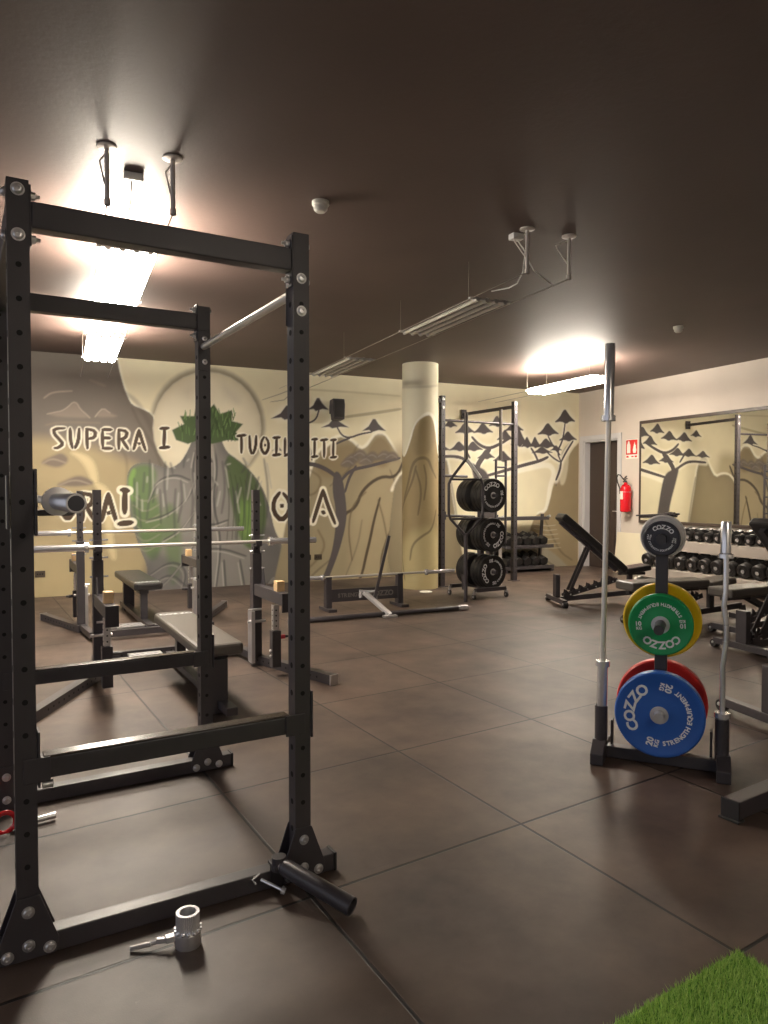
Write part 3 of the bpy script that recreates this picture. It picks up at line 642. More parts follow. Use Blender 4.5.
('S',[(8.357,1.555),(8.532,1.748),(8.886,1.817),(9.287,1.922),(9.436,1.958)],0.0266,(86,80,80),0.012,1,2),
('S',[(8.444,1.396),(8.514,1.62),(8.637,1.813)],0.0231,(86,80,80),0.012,1,2),
('P',[(8.41,1.873),(8.515,2.003),(8.62,2.021),(8.726,1.895),(8.567,1.844)],(112,102,96),0.03,0.8,2),
('S',[(8.462,1.906),(8.567,1.972),(8.655,1.91)],0.0124,(150,140,128),0.02,0.6,2),
('P',[(8.55,1.94),(8.655,2.07),(8.761,2.089),(8.868,1.962),(8.708,1.911)],(112,102,96),0.03,0.8,2),
('S',[(8.602,1.973),(8.708,2.039),(8.797,1.977)],0.0124,(150,140,128),0.02,0.6,2),
('P',[(8.761,1.912),(8.868,2.043),(8.976,2.062),(9.086,1.934),(8.922,1.882)],(112,102,96),0.03,0.8,2),
('S',[(8.814,1.945),(8.922,2.012),(9.013,1.949)],0.0125,(150,140,128),0.02,0.6,2),
('P',[(8.976,1.932),(9.086,2.065),(9.195,2.084),(9.306,1.955),(9.14,1.903)],(112,102,96),0.03,0.8,2),
('S',[(9.031,1.966),(9.14,2.033),(9.232,1.97)],0.0126,(150,140,128),0.02,0.6,2),
('P',[(9.122,1.919),(9.232,2.052),(9.343,2.071),(9.455,1.941),(9.287,1.889)],(112,102,96),0.03,0.8,2),
('S',[(9.177,1.952),(9.287,2.02),(9.38,1.956)],0.0127,(150,140,128),0.02,0.6,2),
('P',[(8.341,1.809),(8.444,1.938),(8.55,1.956),(8.655,1.83),(8.496,1.779)],(112,102,96),0.03,0.8,2),
('S',[(8.392,1.841),(8.496,1.907),(8.585,1.844)],0.0123,(150,140,128),0.02,0.6,2),
('P',[(8.655,1.846),(8.761,1.976),(8.868,1.995),(8.976,1.867),(8.814,1.816)],(112,102,96),0.03,0.8,2),
('S',[(8.708,1.879),(8.814,1.945),(8.904,1.882)],0.0125,(150,140,128),0.02,0.6,2),
('P',[(7.16,2.469),(7.495,2.791),(7.838,2.498)],(252,248,228),0.07,0.75,1),
('P',[(7.224,2.511),(7.375,2.597),(7.467,2.72),(7.527,2.724),(7.594,2.647),(7.671,2.595),(7.771,2.535),(7.604,2.544),(7.439,2.501),(7.385,2.534)],(86,80,80),0.01,1,0),
('P',[(7.76,2.629),(7.987,2.93),(8.217,2.651)],(252,248,228),0.07,0.75,1),
('P',[(7.804,2.668),(7.906,2.748),(7.968,2.863),(8.009,2.866),(8.054,2.793),(8.105,2.743),(8.172,2.687),(8.061,2.696),(7.949,2.657),(7.913,2.689)],(86,80,80),0.01,1,0),
('P',[(7.979,2.376),(8.274,2.607),(8.574,2.399)],(252,248,228),0.07,0.75,1),
('P',[(8.037,2.407),(8.169,2.468),(8.25,2.557),(8.302,2.559),(8.36,2.505),(8.427,2.468),(8.516,2.425),(8.369,2.431),(8.226,2.4),(8.178,2.423)],(86,80,80),0.01,1,0),
('P',[(8.693,2.338),(8.958,2.648),(9.23,2.356)],(252,248,228),0.07,0.75,1),
('P',[(8.744,2.378),(8.863,2.46),(8.937,2.579),(8.984,2.581),(9.037,2.506),(9.098,2.453),(9.177,2.394),(9.046,2.404),(8.915,2.365),(8.872,2.398)],(86,80,80),0.01,1,0),
('P',[(7.218,1.995),(7.317,2.186),(7.415,2.0)],(252,248,228),0.07,0.75,1),
('P',[(7.237,2.02),(7.282,2.069),(7.309,2.143),(7.326,2.144),(7.345,2.095),(7.367,2.062),(7.396,2.024),(7.348,2.032),(7.3,2.009),(7.285,2.031)],(86,80,80),0.01,1,0),
('S',[(8.003,2.678),(7.952,2.52),(7.787,2.451)],0.0136,(86,80,80),0.01,1,2),
('S',[(8.308,2.425),(8.393,2.286),(8.533,2.259),(8.708,2.328),(8.922,2.368)],0.0154,(86,80,80),0.01,1,2),
('S',[(7.753,2.202),(7.868,2.066),(7.884,1.895)],0.0166,(86,80,80),0.01,1,2),
('S',[(8.533,2.259),(8.393,2.206),(8.29,2.156)],0.0169,(86,80,80),0.01,1,2),
('S',[(7.084,2.783),(7.368,2.89),(7.691,3.032)],0.0059,(120,112,98),0.01,0.7,0),
('S',[(7.691,3.032),(7.431,2.802),(7.209,2.76)],0.0059,(120,112,98),0.01,0.7,0),
('S',[(8.446,2.589),(8.976,2.678),(9.454,2.767)],0.025,(186,176,142),0.02,0.9,2),  # cast shadow line on the wall, painted into the mural colours
('S',[(7.691,2.986),(8.534,2.991),(9.435,2.979)],0.0154,(206,196,160),0.03,0.8,2),
('S',[(4.357,2.257),(4.217,2.239),(4.225,2.173),(4.282,2.108),(4.333,2.043),(4.266,1.987),(4.221,1.986)],0.0472,(252,248,228),0.02,0.85,1),
('S',[(4.421,2.255),(4.422,2.095),(4.448,1.988)],0.0475,(252,248,228),0.02,0.85,1),
('S',[(4.533,2.26),(4.524,2.098),(4.478,1.989)],0.0477,(252,248,228),0.02,0.85,1),
('S',[(4.628,2.259),(4.633,1.988)],0.0479,(252,248,228),0.02,0.85,1),
('S',[(4.62,2.259),(4.742,2.231),(4.726,2.14),(4.649,2.124)],0.048,(252,248,228),0.02,0.85,1),
('S',[(4.824,2.254),(4.948,2.258)],0.0484,(252,248,228),0.02,0.85,1),
('S',[(4.831,2.139),(4.931,2.142)],0.0484,(252,248,228),0.02,0.85,1),
('S',[(4.822,1.997),(4.953,2.0)],0.0484,(252,248,228),0.02,0.85,1),
('S',[(4.827,2.235),(4.828,2.016)],0.0483,(252,248,228),0.02,0.85,1),
('S',[(5.039,2.265),(5.036,1.989)],0.0487,(252,248,228),0.02,0.85,1),
('S',[(5.034,2.26),(5.149,2.242),(5.132,2.152),(5.053,2.128)],0.0488,(252,248,228),0.02,0.85,1),
('S',[(5.077,2.129),(5.162,1.992)],0.0489,(252,248,228),0.02,0.85,1),
('S',[(5.307,2.271),(5.273,2.144),(5.232,1.99)],0.0492,(252,248,228),0.02,0.85,1),
('S',[(5.307,2.271),(5.338,2.146),(5.392,1.98)],0.0493,(252,248,228),0.02,0.85,1),
('S',[(5.297,2.081),(5.318,2.07)],0.0492,(252,248,228),0.02,0.85,1),
('S',[(4.357,2.257),(4.217,2.239),(4.225,2.173),(4.282,2.108),(4.333,2.043),(4.266,1.987),(4.221,1.986)],0.0236,(70,54,38),0.01,1,1),
('S',[(4.421,2.255),(4.422,2.095),(4.448,1.988)],0.0238,(70,54,38),0.01,1,1),
('S',[(4.533,2.26),(4.524,2.098),(4.478,1.989)],0.0238,(70,54,38),0.01,1,1),
('S',[(4.628,2.259),(4.633,1.988)],0.024,(70,54,38),0.01,1,1),
('S',[(4.62,2.259),(4.742,2.231),(4.726,2.14),(4.649,2.124)],0.024,(70,54,38),0.01,1,1),
('S',[(4.824,2.254),(4.948,2.258)],0.0242,(70,54,38),0.01,1,1),
('S',[(4.831,2.139),(4.931,2.142)],0.0242,(70,54,38),0.01,1,1),
('S',[(4.822,1.997),(4.953,2.0)],0.0242,(70,54,38),0.01,1,1),
('S',[(4.827,2.235),(4.828,2.016)],0.0241,(70,54,38),0.01,1,1),
('S',[(5.039,2.265),(5.036,1.989)],0.0244,(70,54,38),0.01,1,1),
('S',[(5.034,2.26),(5.149,2.242),(5.132,2.152),(5.053,2.128)],0.0244,(70,54,38),0.01,1,1),
('S',[(5.077,2.129),(5.162,1.992)],0.0244,(70,54,38),0.01,1,1),
('S',[(5.307,2.271),(5.273,2.144),(5.232,1.99)],0.0246,(70,54,38),0.01,1,1),
('S',[(5.307,2.271),(5.338,2.146),(5.392,1.98)],0.0247,(70,54,38),0.01,1,1),
('S',[(5.297,2.081),(5.318,2.07)],0.0246,(70,54,38),0.01,1,1),
('S',[(5.592,2.296),(5.714,2.31)],0.0499,(252,248,228),0.02,0.85,1),
('S',[(5.653,2.293),(5.643,2.038)],0.0499,(252,248,228),0.02,0.85,1),
('S',[(5.582,2.022),(5.72,2.04)],0.0499,(252,248,228),0.02,0.85,1),
('S',[(5.592,2.296),(5.714,2.31)],0.025,(70,54,38),0.01,1,1),
('S',[(5.653,2.293),(5.643,2.038)],0.025,(70,54,38),0.01,1,1),
('S',[(5.582,2.022),(5.72,2.04)],0.025,(70,54,38),0.01,1,1),
('S',[(6.699,2.228),(6.832,2.248)],0.0492,(252,248,228),0.02,0.85,1),
('S',[(6.765,2.233),(6.764,1.978)],0.0492,(252,248,228),0.02,0.85,1),
('S',[(6.89,2.239),(6.892,2.078),(6.916,1.971)],0.0495,(252,248,228),0.02,0.85,1),
('S',[(6.991,2.243),(6.984,2.08),(6.943,1.971)],0.0496,(252,248,228),0.02,0.85,1),
('S',[(7.113,2.23),(7.068,2.153),(7.067,2.044),(7.125,1.964),(7.183,2.047),(7.184,2.156),(7.14,2.223)],0.0499,(252,248,228),0.02,0.85,1),
('S',[(7.123,2.113),(7.134,2.1)],0.0499,(252,248,228),0.02,0.85,1),
('S',[(7.255,2.22),(7.367,2.232)],0.0502,(252,248,228),0.02,0.85,1),
('S',[(7.311,2.217),(7.303,1.97)],0.0502,(252,248,228),0.02,0.85,1),
('S',[(7.247,1.955),(7.373,1.972)],0.0502,(252,248,228),0.02,0.85,1),
('S',[(6.699,2.228),(6.832,2.248)],0.0232,(70,54,38),0.01,1,1),
('S',[(6.765,2.233),(6.764,1.978)],0.0232,(70,54,38),0.01,1,1),
('S',[(6.89,2.239),(6.892,2.078),(6.916,1.971)],0.0233,(70,54,38),0.01,1,1),
('S',[(6.991,2.243),(6.984,2.08),(6.943,1.971)],0.0233,(70,54,38),0.01,1,1),
('S',[(7.113,2.23),(7.068,2.153),(7.067,2.044),(7.125,1.964),(7.183,2.047),(7.184,2.156),(7.14,2.223)],0.0235,(70,54,38),0.01,1,1),
('S',[(7.123,2.113),(7.134,2.1)],0.0235,(70,54,38),0.01,1,1),
('S',[(7.255,2.22),(7.367,2.232)],0.0236,(70,54,38),0.01,1,1),
('S',[(7.311,2.217),(7.303,1.97)],0.0236,(70,54,38),0.01,1,1),
('S',[(7.247,1.955),(7.373,1.972)],0.0236,(70,54,38),0.01,1,1),
('S',[(7.446,2.223),(7.44,1.976)],0.049,(252,248,228),0.02,0.85,1),
('S',[(7.434,1.948),(7.519,1.991)],0.049,(252,248,228),0.02,0.85,1),
('S',[(7.576,2.214),(7.667,2.225)],0.0493,(252,248,228),0.02,0.85,1),
('S',[(7.621,2.21),(7.615,1.961)],0.0493,(252,248,228),0.02,0.85,1),
('S',[(7.568,1.946),(7.672,1.962)],0.0493,(252,248,228),0.02,0.85,1),
('S',[(7.725,1.944),(7.734,2.222)],0.0495,(252,248,228),0.02,0.85,1),
('S',[(7.734,2.222),(7.774,2.056)],0.0495,(252,248,228),0.02,0.85,1),
('S',[(7.774,2.056),(7.815,2.225)],0.0496,(252,248,228),0.02,0.85,1),
('S',[(7.815,2.225),(7.826,1.946)],0.0496,(252,248,228),0.02,0.85,1),
('S',[(7.883,2.214),(7.977,2.225)],0.0498,(252,248,228),0.02,0.85,1),
('S',[(7.93,2.21),(7.923,1.957)],0.0498,(252,248,228),0.02,0.85,1),
('S',[(7.876,1.942),(7.982,1.958)],0.0498,(252,248,228),0.02,0.85,1),
('S',[(8.028,2.205),(8.147,2.225)],0.0501,(252,248,228),0.02,0.85,1),
('S',[(8.088,2.209),(8.087,1.941)],0.0501,(252,248,228),0.02,0.85,1),
('S',[(8.199,2.213),(8.295,2.225)],0.0504,(252,248,228),0.02,0.85,1),
('S',[(8.247,2.209),(8.24,1.953)],0.0504,(252,248,228),0.02,0.85,1),
('S',[(8.192,1.938),(8.301,1.954)],0.0504,(252,248,228),0.02,0.85,1),
('S',[(7.446,2.223),(7.44,1.976)],0.0223,(70,54,38),0.01,1,1),
('S',[(7.434,1.948),(7.519,1.991)],0.0223,(70,54,38),0.01,1,1),
('S',[(7.576,2.214),(7.667,2.225)],0.0224,(70,54,38),0.01,1,1),
('S',[(7.621,2.21),(7.615,1.961)],0.0224,(70,54,38),0.01,1,1),
('S',[(7.568,1.946),(7.672,1.962)],0.0224,(70,54,38),0.01,1,1),
('S',[(7.725,1.944),(7.734,2.222)],0.0225,(70,54,38),0.01,1,1),
('S',[(7.734,2.222),(7.774,2.056)],0.0225,(70,54,38),0.01,1,1),
('S',[(7.774,2.056),(7.815,2.225)],0.0225,(70,54,38),0.01,1,1),
('S',[(7.815,2.225),(7.826,1.946)],0.0226,(70,54,38),0.01,1,1),
('S',[(7.883,2.214),(7.977,2.225)],0.0227,(70,54,38),0.01,1,1),
('S',[(7.93,2.21),(7.923,1.957)],0.0227,(70,54,38),0.01,1,1),
('S',[(7.876,1.942),(7.982,1.958)],0.0227,(70,54,38),0.01,1,1),
('S',[(8.028,2.205),(8.147,2.225)],0.0228,(70,54,38),0.01,1,1),
('S',[(8.088,2.209),(8.087,1.941)],0.0228,(70,54,38),0.01,1,1),
('S',[(8.199,2.213),(8.295,2.225)],0.0229,(70,54,38),0.01,1,1),
('S',[(8.247,2.209),(8.24,1.953)],0.0229,(70,54,38),0.01,1,1),
('S',[(8.192,1.938),(8.301,1.954)],0.0229,(70,54,38),0.01,1,1),
('S',[(4.361,1.392),(4.299,1.287),(4.298,1.137),(4.375,1.023),(4.456,1.135),(4.458,1.286),(4.398,1.381)],0.0566,(252,248,228),0.02,0.85,1),
('S',[(4.374,1.23),(4.389,1.211)],0.0567,(252,248,228),0.02,0.85,1),
('S',[(4.566,1.39),(4.562,1.01)],0.0571,(252,248,228),0.02,0.85,1),
('S',[(4.56,1.383),(4.701,1.352),(4.68,1.23),(4.583,1.2)],0.0572,(252,248,228),0.02,0.85,1),
('S',[(4.612,1.2),(4.716,1.007)],0.0573,(252,248,228),0.02,0.85,1),
('S',[(4.894,1.381),(4.853,1.208),(4.802,0.996)],0.0578,(252,248,228),0.02,0.85,1),
('S',[(4.894,1.381),(4.932,1.207),(4.999,0.973)],0.058,(252,248,228),0.02,0.85,1),
('S',[(4.882,1.118),(4.907,1.103)],0.0579,(252,248,228),0.02,0.85,1),
('S',[(4.361,1.392),(4.299,1.287),(4.298,1.137),(4.375,1.023),(4.456,1.135),(4.458,1.286),(4.398,1.381)],0.0329,(70,54,38),0.01,1,1),
('S',[(4.374,1.23),(4.389,1.211)],0.0329,(70,54,38),0.01,1,1),
('S',[(4.566,1.39),(4.562,1.01)],0.0332,(70,54,38),0.01,1,1),
('S',[(4.56,1.383),(4.701,1.352),(4.68,1.23),(4.583,1.2)],0.0333,(70,54,38),0.01,1,1),
('S',[(4.612,1.2),(4.716,1.007)],0.0333,(70,54,38),0.01,1,1),
('S',[(4.894,1.381),(4.853,1.208),(4.802,0.996)],0.0336,(70,54,38),0.01,1,1),
('S',[(4.894,1.381),(4.932,1.207),(4.999,0.973)],0.0337,(70,54,38),0.01,1,1),
('S',[(4.882,1.118),(4.907,1.103)],0.0336,(70,54,38),0.01,1,1),
('S',[(5.064,1.427),(5.159,1.417)],0.0652,(252,248,228),0.02,0.85,1),
('S',[(5.111,1.403),(5.104,1.105)],0.0652,(252,248,228),0.02,0.85,1),
('S',[(5.024,0.955),(5.203,0.975)],0.0652,(252,248,228),0.02,0.85,1),
('S',[(5.064,1.427),(5.159,1.417)],0.0407,(70,54,38),0.01,1,1),
('S',[(5.111,1.403),(5.104,1.105)],0.0407,(70,54,38),0.01,1,1),
('S',[(5.024,0.955),(5.203,0.975)],0.0407,(70,54,38),0.01,1,1),
('S',[(7.355,1.388),(7.258,1.264),(7.257,1.088),(7.383,0.952),(7.512,1.084),(7.512,1.263),(7.415,1.375)],0.0637,(252,248,228),0.02,0.85,1),
('S',[(7.378,1.197),(7.402,1.175)],0.0637,(252,248,228),0.02,0.85,1),
('S',[(7.355,1.388),(7.258,1.264),(7.257,1.088),(7.383,0.952),(7.512,1.084),(7.512,1.263),(7.415,1.375)],0.037,(70,54,38),0.01,1,1),
('S',[(7.378,1.197),(7.402,1.175)],0.037,(70,54,38),0.01,1,1),
('S',[(7.596,1.397),(7.594,0.933)],0.0604,(252,248,228),0.02,0.85,1),
('S',[(7.588,1.387),(7.79,1.35),(7.762,1.201),(7.623,1.165)],0.0607,(252,248,228),0.02,0.85,1),
('S',[(7.664,1.164),(7.817,0.929)],0.0608,(252,248,228),0.02,0.85,1),
('S',[(7.596,1.397),(7.594,0.933)],0.0336,(70,54,38),0.01,1,1),
('S',[(7.588,1.387),(7.79,1.35),(7.762,1.201),(7.623,1.165)],0.0337,(70,54,38),0.01,1,1),
('S',[(7.664,1.164),(7.817,0.929)],0.0338,(70,54,38),0.01,1,1),
('S',[(8.068,1.428),(7.992,1.202),(7.899,0.927)],0.0605,(252,248,228),0.02,0.85,1),
('S',[(8.068,1.428),(8.141,1.2),(8.272,0.894)],0.0609,(252,248,228),0.02,0.85,1),
('S',[(8.048,1.085),(8.096,1.065)],0.0607,(252,248,228),0.02,0.85,1),
('S',[(8.068,1.428),(7.992,1.202),(7.899,0.927)],0.0333,(70,54,38),0.01,1,1),
('S',[(8.068,1.428),(8.141,1.2),(8.272,0.894)],0.0335,(70,54,38),0.01,1,1),
('S',[(8.048,1.085),(8.096,1.065)],0.0334,(70,54,38),0.01,1,1),
('S',[(9.287,1.428),(9.474,1.726),(9.701,1.762),(9.893,1.681),(10.049,1.902),(10.147,2.107),(10.265,2.11),(10.366,1.873),(10.408,1.566),(10.49,1.118),(10.614,0.475)],0.0487,(252,248,228),0.05,1,2),
('P',[(9.159,-0.384),(9.287,1.428),(9.474,1.726),(9.701,1.762),(9.893,1.681),(10.049,1.902),(10.147,2.107),(10.265,2.11),(10.366,1.873),(10.408,1.566),(10.49,1.118),(10.614,0.475),(10.824,-0.497)],(160,148,118),0.03,1,1),
('E',[(9.159,-0.384),(9.287,1.428),(9.474,1.726),(9.701,1.762),(9.893,1.681),(10.049,1.902),(10.147,2.107),(10.265,2.11),(10.366,1.873),(10.408,1.566),(10.49,1.118),(10.614,0.475),(10.824,-0.497)],0.121,(84,74,62),0.3,2),
('S',[(10.407,1.686),(10.53,1.083),(10.656,0.212),(10.823,-0.321)],0.0207,(104,90,64),0.04,0.6,2),
('S',[(11.151,1.569),(11.559,1.714),(12.113,1.829),(12.526,1.909),(12.667,1.8),(12.645,1.651),(12.576,1.503),(12.532,1.17),(12.464,1.023),(12.303,0.988)],0.0522,(252,248,228),0.05,1,2),
('P',[(11.682,-0.555),(11.948,-0.208),(12.035,0.153),(12.078,0.517),(12.166,0.844),(12.303,1.007),(12.487,1.004),(12.578,1.244),(12.646,1.503),(12.762,1.727),(12.951,1.953),(13.092,2.181),(13.286,2.355),(13.581,2.364),(13.818,-0.7)],(160,144,112),0.02,1,1),
('P',[(11.457,0.447),(12.123,0.516),(12.586,0.316),(12.872,0.117),(13.189,-0.182),(13.193,-0.658),(11.354,-0.533)],(168,160,140),0.03,0.9,2),
('S',[(12.124,0.424),(12.471,0.134),(12.826,-0.069),(12.973,-0.359)],0.0219,(112,102,86),0.03,0.7,2),
('S',[(12.465,0.875),(12.631,0.593),(12.823,0.269),(13.113,0.107)],0.0221,(112,98,72),0.04,0.6,2),
('S',[(11.809,0.38),(12.036,0.062),(12.13,-0.402)],0.019,(120,110,94),0.03,0.6,2),
('S',[(12.212,0.806),(12.536,0.763),(12.723,0.777)],0.0079,(206,198,176),0.01,0.7,0),
('S',[(12.212,0.724),(12.536,0.679),(12.747,0.693)],0.0079,(206,198,176),0.01,0.7,0),
('S',[(12.213,0.641),(12.537,0.596),(12.772,0.608)],0.0079,(206,198,176),0.01,0.7,0),
('S',[(12.214,0.559),(12.538,0.512),(12.797,0.523)],0.0079,(206,198,176),0.01,0.7,0),
('S',[(12.214,0.476),(12.538,0.429),(12.822,0.438)],0.0079,(206,198,176),0.01,0.7,0),
('S',[(12.215,0.393),(12.539,0.345),(12.846,0.353)],0.0079,(206,198,176),0.01,0.7,0),
('P',[(12.807,2.062),(13.044,2.18),(12.954,1.541),(12.788,1.504)],(220,212,182),0.03,0.9,2),
('S',[(13.09,2.368),(12.854,2.138),(12.761,1.801),(12.717,1.503)],0.0177,(112,102,84),0.02,0.7,2),
('S',[(10.147,1.989),(10.568,2.015),(10.793,1.915),(10.981,1.779)],0.0628,(252,248,228),0.06,0.7,2),
('S',[(10.853,2.351),(11.0,2.216),(11.211,2.152),(11.447,2.246),(11.664,2.36)],0.0641,(252,248,228),0.06,0.7,2),
('S',[(11.233,2.152),(11.064,1.99),(10.94,1.813),(11.109,1.428)],0.0797,(252,248,228),0.06,0.7,2),
('S',[(10.689,2.155),(10.813,1.985)],0.0581,(252,248,228),0.06,0.7,2),
('S',[(11.15,1.675),(11.602,1.786),(11.978,1.882),(12.341,1.961),(12.525,2.038)],0.0671,(252,248,228),0.06,0.7,2),
('S',[(12.133,2.193),(12.225,2.086),(12.294,1.96)],0.0608,(252,248,228),0.06,0.7,2),
('S',[(12.92,2.68),(12.875,2.362),(12.734,2.135),(12.832,1.951)],0.0584,(252,248,228),0.06,0.7,2),
('S',[(12.522,2.424),(12.64,2.243),(12.807,2.081)],0.0572,(252,248,228),0.06,0.7,2),
('S',[(13.115,2.35),(12.949,2.14),(12.832,1.951)],0.0604,(252,248,228),0.06,0.7,2),
('S',[(12.832,1.951),(12.809,1.802),(12.716,1.615)],0.0636,(252,248,228),0.06,0.7,2),
('S',[(12.454,2.165),(12.642,2.022),(12.808,1.951)],0.0563,(252,248,228),0.06,0.7,2),
('P',[(10.42,2.352),(10.708,2.669),(11.004,2.372)],(252,248,228),0.09,0.8,1),
('P',[(10.786,2.364),(11.082,2.686),(11.387,2.384)],(252,248,228),0.09,0.8,1),
('P',[(11.131,2.499),(11.379,2.823),(11.635,2.518)],(252,248,228),0.09,0.8,1),
('P',[(11.459,2.422),(11.749,2.751),(12.05,2.443)],(252,248,228),0.09,0.8,1),
('P',[(9.963,2.051),(10.225,2.284),(10.495,2.063)],(252,248,228),0.09,0.8,1),
('P',[(10.301,2.059),(10.587,2.334),(10.88,2.072)],(252,248,228),0.09,0.8,1),
('P',[(10.583,2.065),(10.874,2.343),(11.174,2.079)],(252,248,228),0.09,0.8,1),
('P',[(10.886,1.933),(11.147,2.211),(11.418,1.942)],(252,248,228),0.09,0.8,1),
('P',[(11.208,1.885),(11.512,2.208),(11.827,1.896)],(252,248,228),0.09,0.8,1),
('P',[(11.606,2.141),(11.861,2.668),(12.127,2.154)],(252,248,228),0.09,0.8,1),
('P',[(11.856,2.148),(12.041,2.475),(12.232,2.158)],(252,248,228),0.09,0.8,1),
('P',[(12.035,2.153),(12.222,2.482),(12.417,2.162)],(252,248,228),0.09,0.8,1),
('P',[(12.151,2.156),(12.475,2.45),(12.811,2.172)],(252,248,228),0.09,0.8,1),
('P',[(12.042,2.063),(12.384,2.274),(12.736,2.078)],(252,248,228),0.09,0.8,1),
('P',[(12.175,2.374),(12.519,2.754),(12.876,2.397)],(252,248,228),0.09,0.8,1),
('P',[(12.584,2.608),(12.916,3.036),(13.264,2.635)],(252,248,228),0.09,0.8,1),
('P',[(12.696,2.299),(12.992,2.599),(13.3,2.316)],(252,248,228),0.09,0.8,1),
('P',[(12.515,2.129),(12.709,2.298),(12.91,2.138)],(252,248,228),0.09,0.8,1),
('P',[(10.204,2.464),(10.403,2.7),(10.608,2.479)],(252,248,228),0.09,0.8,1),
('P',[(11.302,2.258),(11.553,2.582),(11.812,2.273)],(252,248,228),0.09,0.8,1),
('S',[(10.147,1.989),(10.568,2.015),(10.793,1.915),(10.981,1.779)],0.0279,(86,80,80),0.01,1,2),
('S',[(10.853,2.351),(11.0,2.216),(11.211,2.152),(11.447,2.246),(11.664,2.36)],0.0285,(86,80,80),0.01,1,2),
('S',[(11.233,2.152),(11.064,1.99),(10.94,1.813),(11.109,1.428)],0.0491,(86,80,80),0.01,1,2),
('S',[(10.689,2.155),(10.813,1.985)],0.0216,(86,80,80),0.01,1,2),
('S',[(11.15,1.675),(11.602,1.786),(11.978,1.882),(12.341,1.961),(12.525,2.038)],0.0313,(86,80,80),0.01,1,2),
('S',[(12.133,2.193),(12.225,2.086),(12.294,1.96)],0.0226,(86,80,80),0.01,1,2),
('S',[(12.92,2.68),(12.875,2.362),(12.734,2.135),(12.832,1.951)],0.0184,(86,80,80),0.01,1,2),
('S',[(12.522,2.424),(12.64,2.243),(12.807,2.081)],0.0172,(86,80,80),0.01,1,2),
('S',[(13.115,2.35),(12.949,2.14),(12.832,1.951)],0.0208,(86,80,80),0.01,1,2),
('S',[(12.832,1.951),(12.809,1.802),(12.716,1.615)],0.0253,(86,80,80),0.01,1,2),
('S',[(12.454,2.165),(12.642,2.022),(12.808,1.951)],0.016,(86,80,80),0.01,1,2),
('P',[(10.476,2.4),(10.596,2.475),(10.671,2.578),(10.718,2.595),(10.755,2.559),(10.822,2.497),(10.947,2.426),(10.812,2.434),(10.732,2.387),(10.638,2.424)],(86,80,80),0.01,1,1),
('P',[(10.843,2.413),(10.968,2.489),(11.044,2.594),(11.092,2.611),(11.131,2.575),(11.199,2.511),(11.326,2.44),(11.19,2.448),(11.107,2.4),(11.011,2.438)],(86,80,80),0.01,1,1),
('P',[(11.179,2.548),(11.282,2.624),(11.347,2.73),(11.388,2.747),(11.421,2.71),(11.478,2.646),(11.585,2.573),(11.47,2.582),(11.401,2.534),(11.319,2.572)],(86,80,80),0.01,1,1),
('P',[(11.515,2.472),(11.637,2.55),(11.712,2.657),(11.759,2.674),(11.797,2.637),(11.866,2.572),(11.991,2.499),(11.857,2.508),(11.775,2.458),(11.679,2.497)],(86,80,80),0.01,1,1),
('P',[(10.014,2.086),(10.124,2.141),(10.191,2.217),(10.234,2.229),(10.268,2.203),(10.329,2.156),(10.442,2.104),(10.32,2.11),(10.247,2.075),(10.162,2.104)],(86,80,80),0.01,1,1),
('P',[(10.356,2.1),(10.476,2.165),(10.55,2.254),(10.596,2.269),(10.634,2.237),(10.7,2.182),(10.823,2.12),(10.69,2.128),(10.611,2.087),(10.518,2.12)],(86,80,80),0.01,1,1),
('P',[(10.639,2.107),(10.761,2.172),(10.836,2.263),(10.885,2.278),(10.923,2.246),(10.99,2.19),(11.116,2.127),(10.981,2.135),(10.9,2.094),(10.804,2.128)],(86,80,80),0.01,1,1),
('P',[(10.936,1.975),(11.046,2.04),(11.114,2.131),(11.156,2.145),(11.191,2.113),(11.251,2.056),(11.365,1.992),(11.243,2.001),(11.17,1.959),(11.084,1.994)],(86,80,80),0.01,1,1),
('P',[(11.266,1.934),(11.394,2.009),(11.473,2.114),(11.523,2.131),(11.563,2.093),(11.633,2.028),(11.765,1.953),(11.624,1.964),(11.539,1.916),(11.439,1.956)],(86,80,80),0.01,1,1),
('P',[(11.655,2.22),(11.762,2.343),(11.828,2.515),(11.87,2.542),(11.904,2.48),(11.964,2.372),(12.075,2.248),(11.956,2.267),(11.885,2.189),(11.8,2.256)],(86,80,80),0.01,1,1),
('P',[(11.892,2.198),(11.97,2.274),(12.017,2.381),(12.047,2.397),(12.072,2.359),(12.115,2.292),(12.195,2.216),(12.11,2.227),(12.058,2.179),(11.997,2.22)],(86,80,80),0.01,1,1),
('P',[(12.071,2.202),(12.15,2.279),(12.198,2.387),(12.228,2.403),(12.253,2.365),(12.297,2.297),(12.379,2.221),(12.291,2.232),(12.239,2.183),(12.178,2.225)],(86,80,80),0.01,1,1),
('P',[(12.213,2.2),(12.35,2.27),(12.433,2.366),(12.486,2.381),(12.529,2.348),(12.604,2.289),(12.745,2.223),(12.594,2.231),(12.504,2.187),(12.397,2.222)],(86,80,80),0.01,1,1),
('P',[(12.108,2.095),(12.251,2.145),(12.34,2.214),(12.396,2.225),(12.441,2.202),(12.52,2.16),(12.668,2.114),(12.509,2.119),(12.414,2.087),(12.302,2.112)],(86,80,80),0.01,1,1),
('P',[(12.241,2.432),(12.386,2.521),(12.475,2.645),(12.531,2.665),(12.576,2.622),(12.656,2.547),(12.807,2.462),(12.646,2.472),(12.55,2.415),(12.437,2.461)],(86,80,80),0.01,1,1),
('P',[(12.648,2.673),(12.788,2.774),(12.874,2.913),(12.928,2.936),(12.973,2.888),(13.05,2.803),(13.195,2.708),(13.04,2.72),(12.947,2.655),(12.838,2.706)],(86,80,80),0.01,1,1),
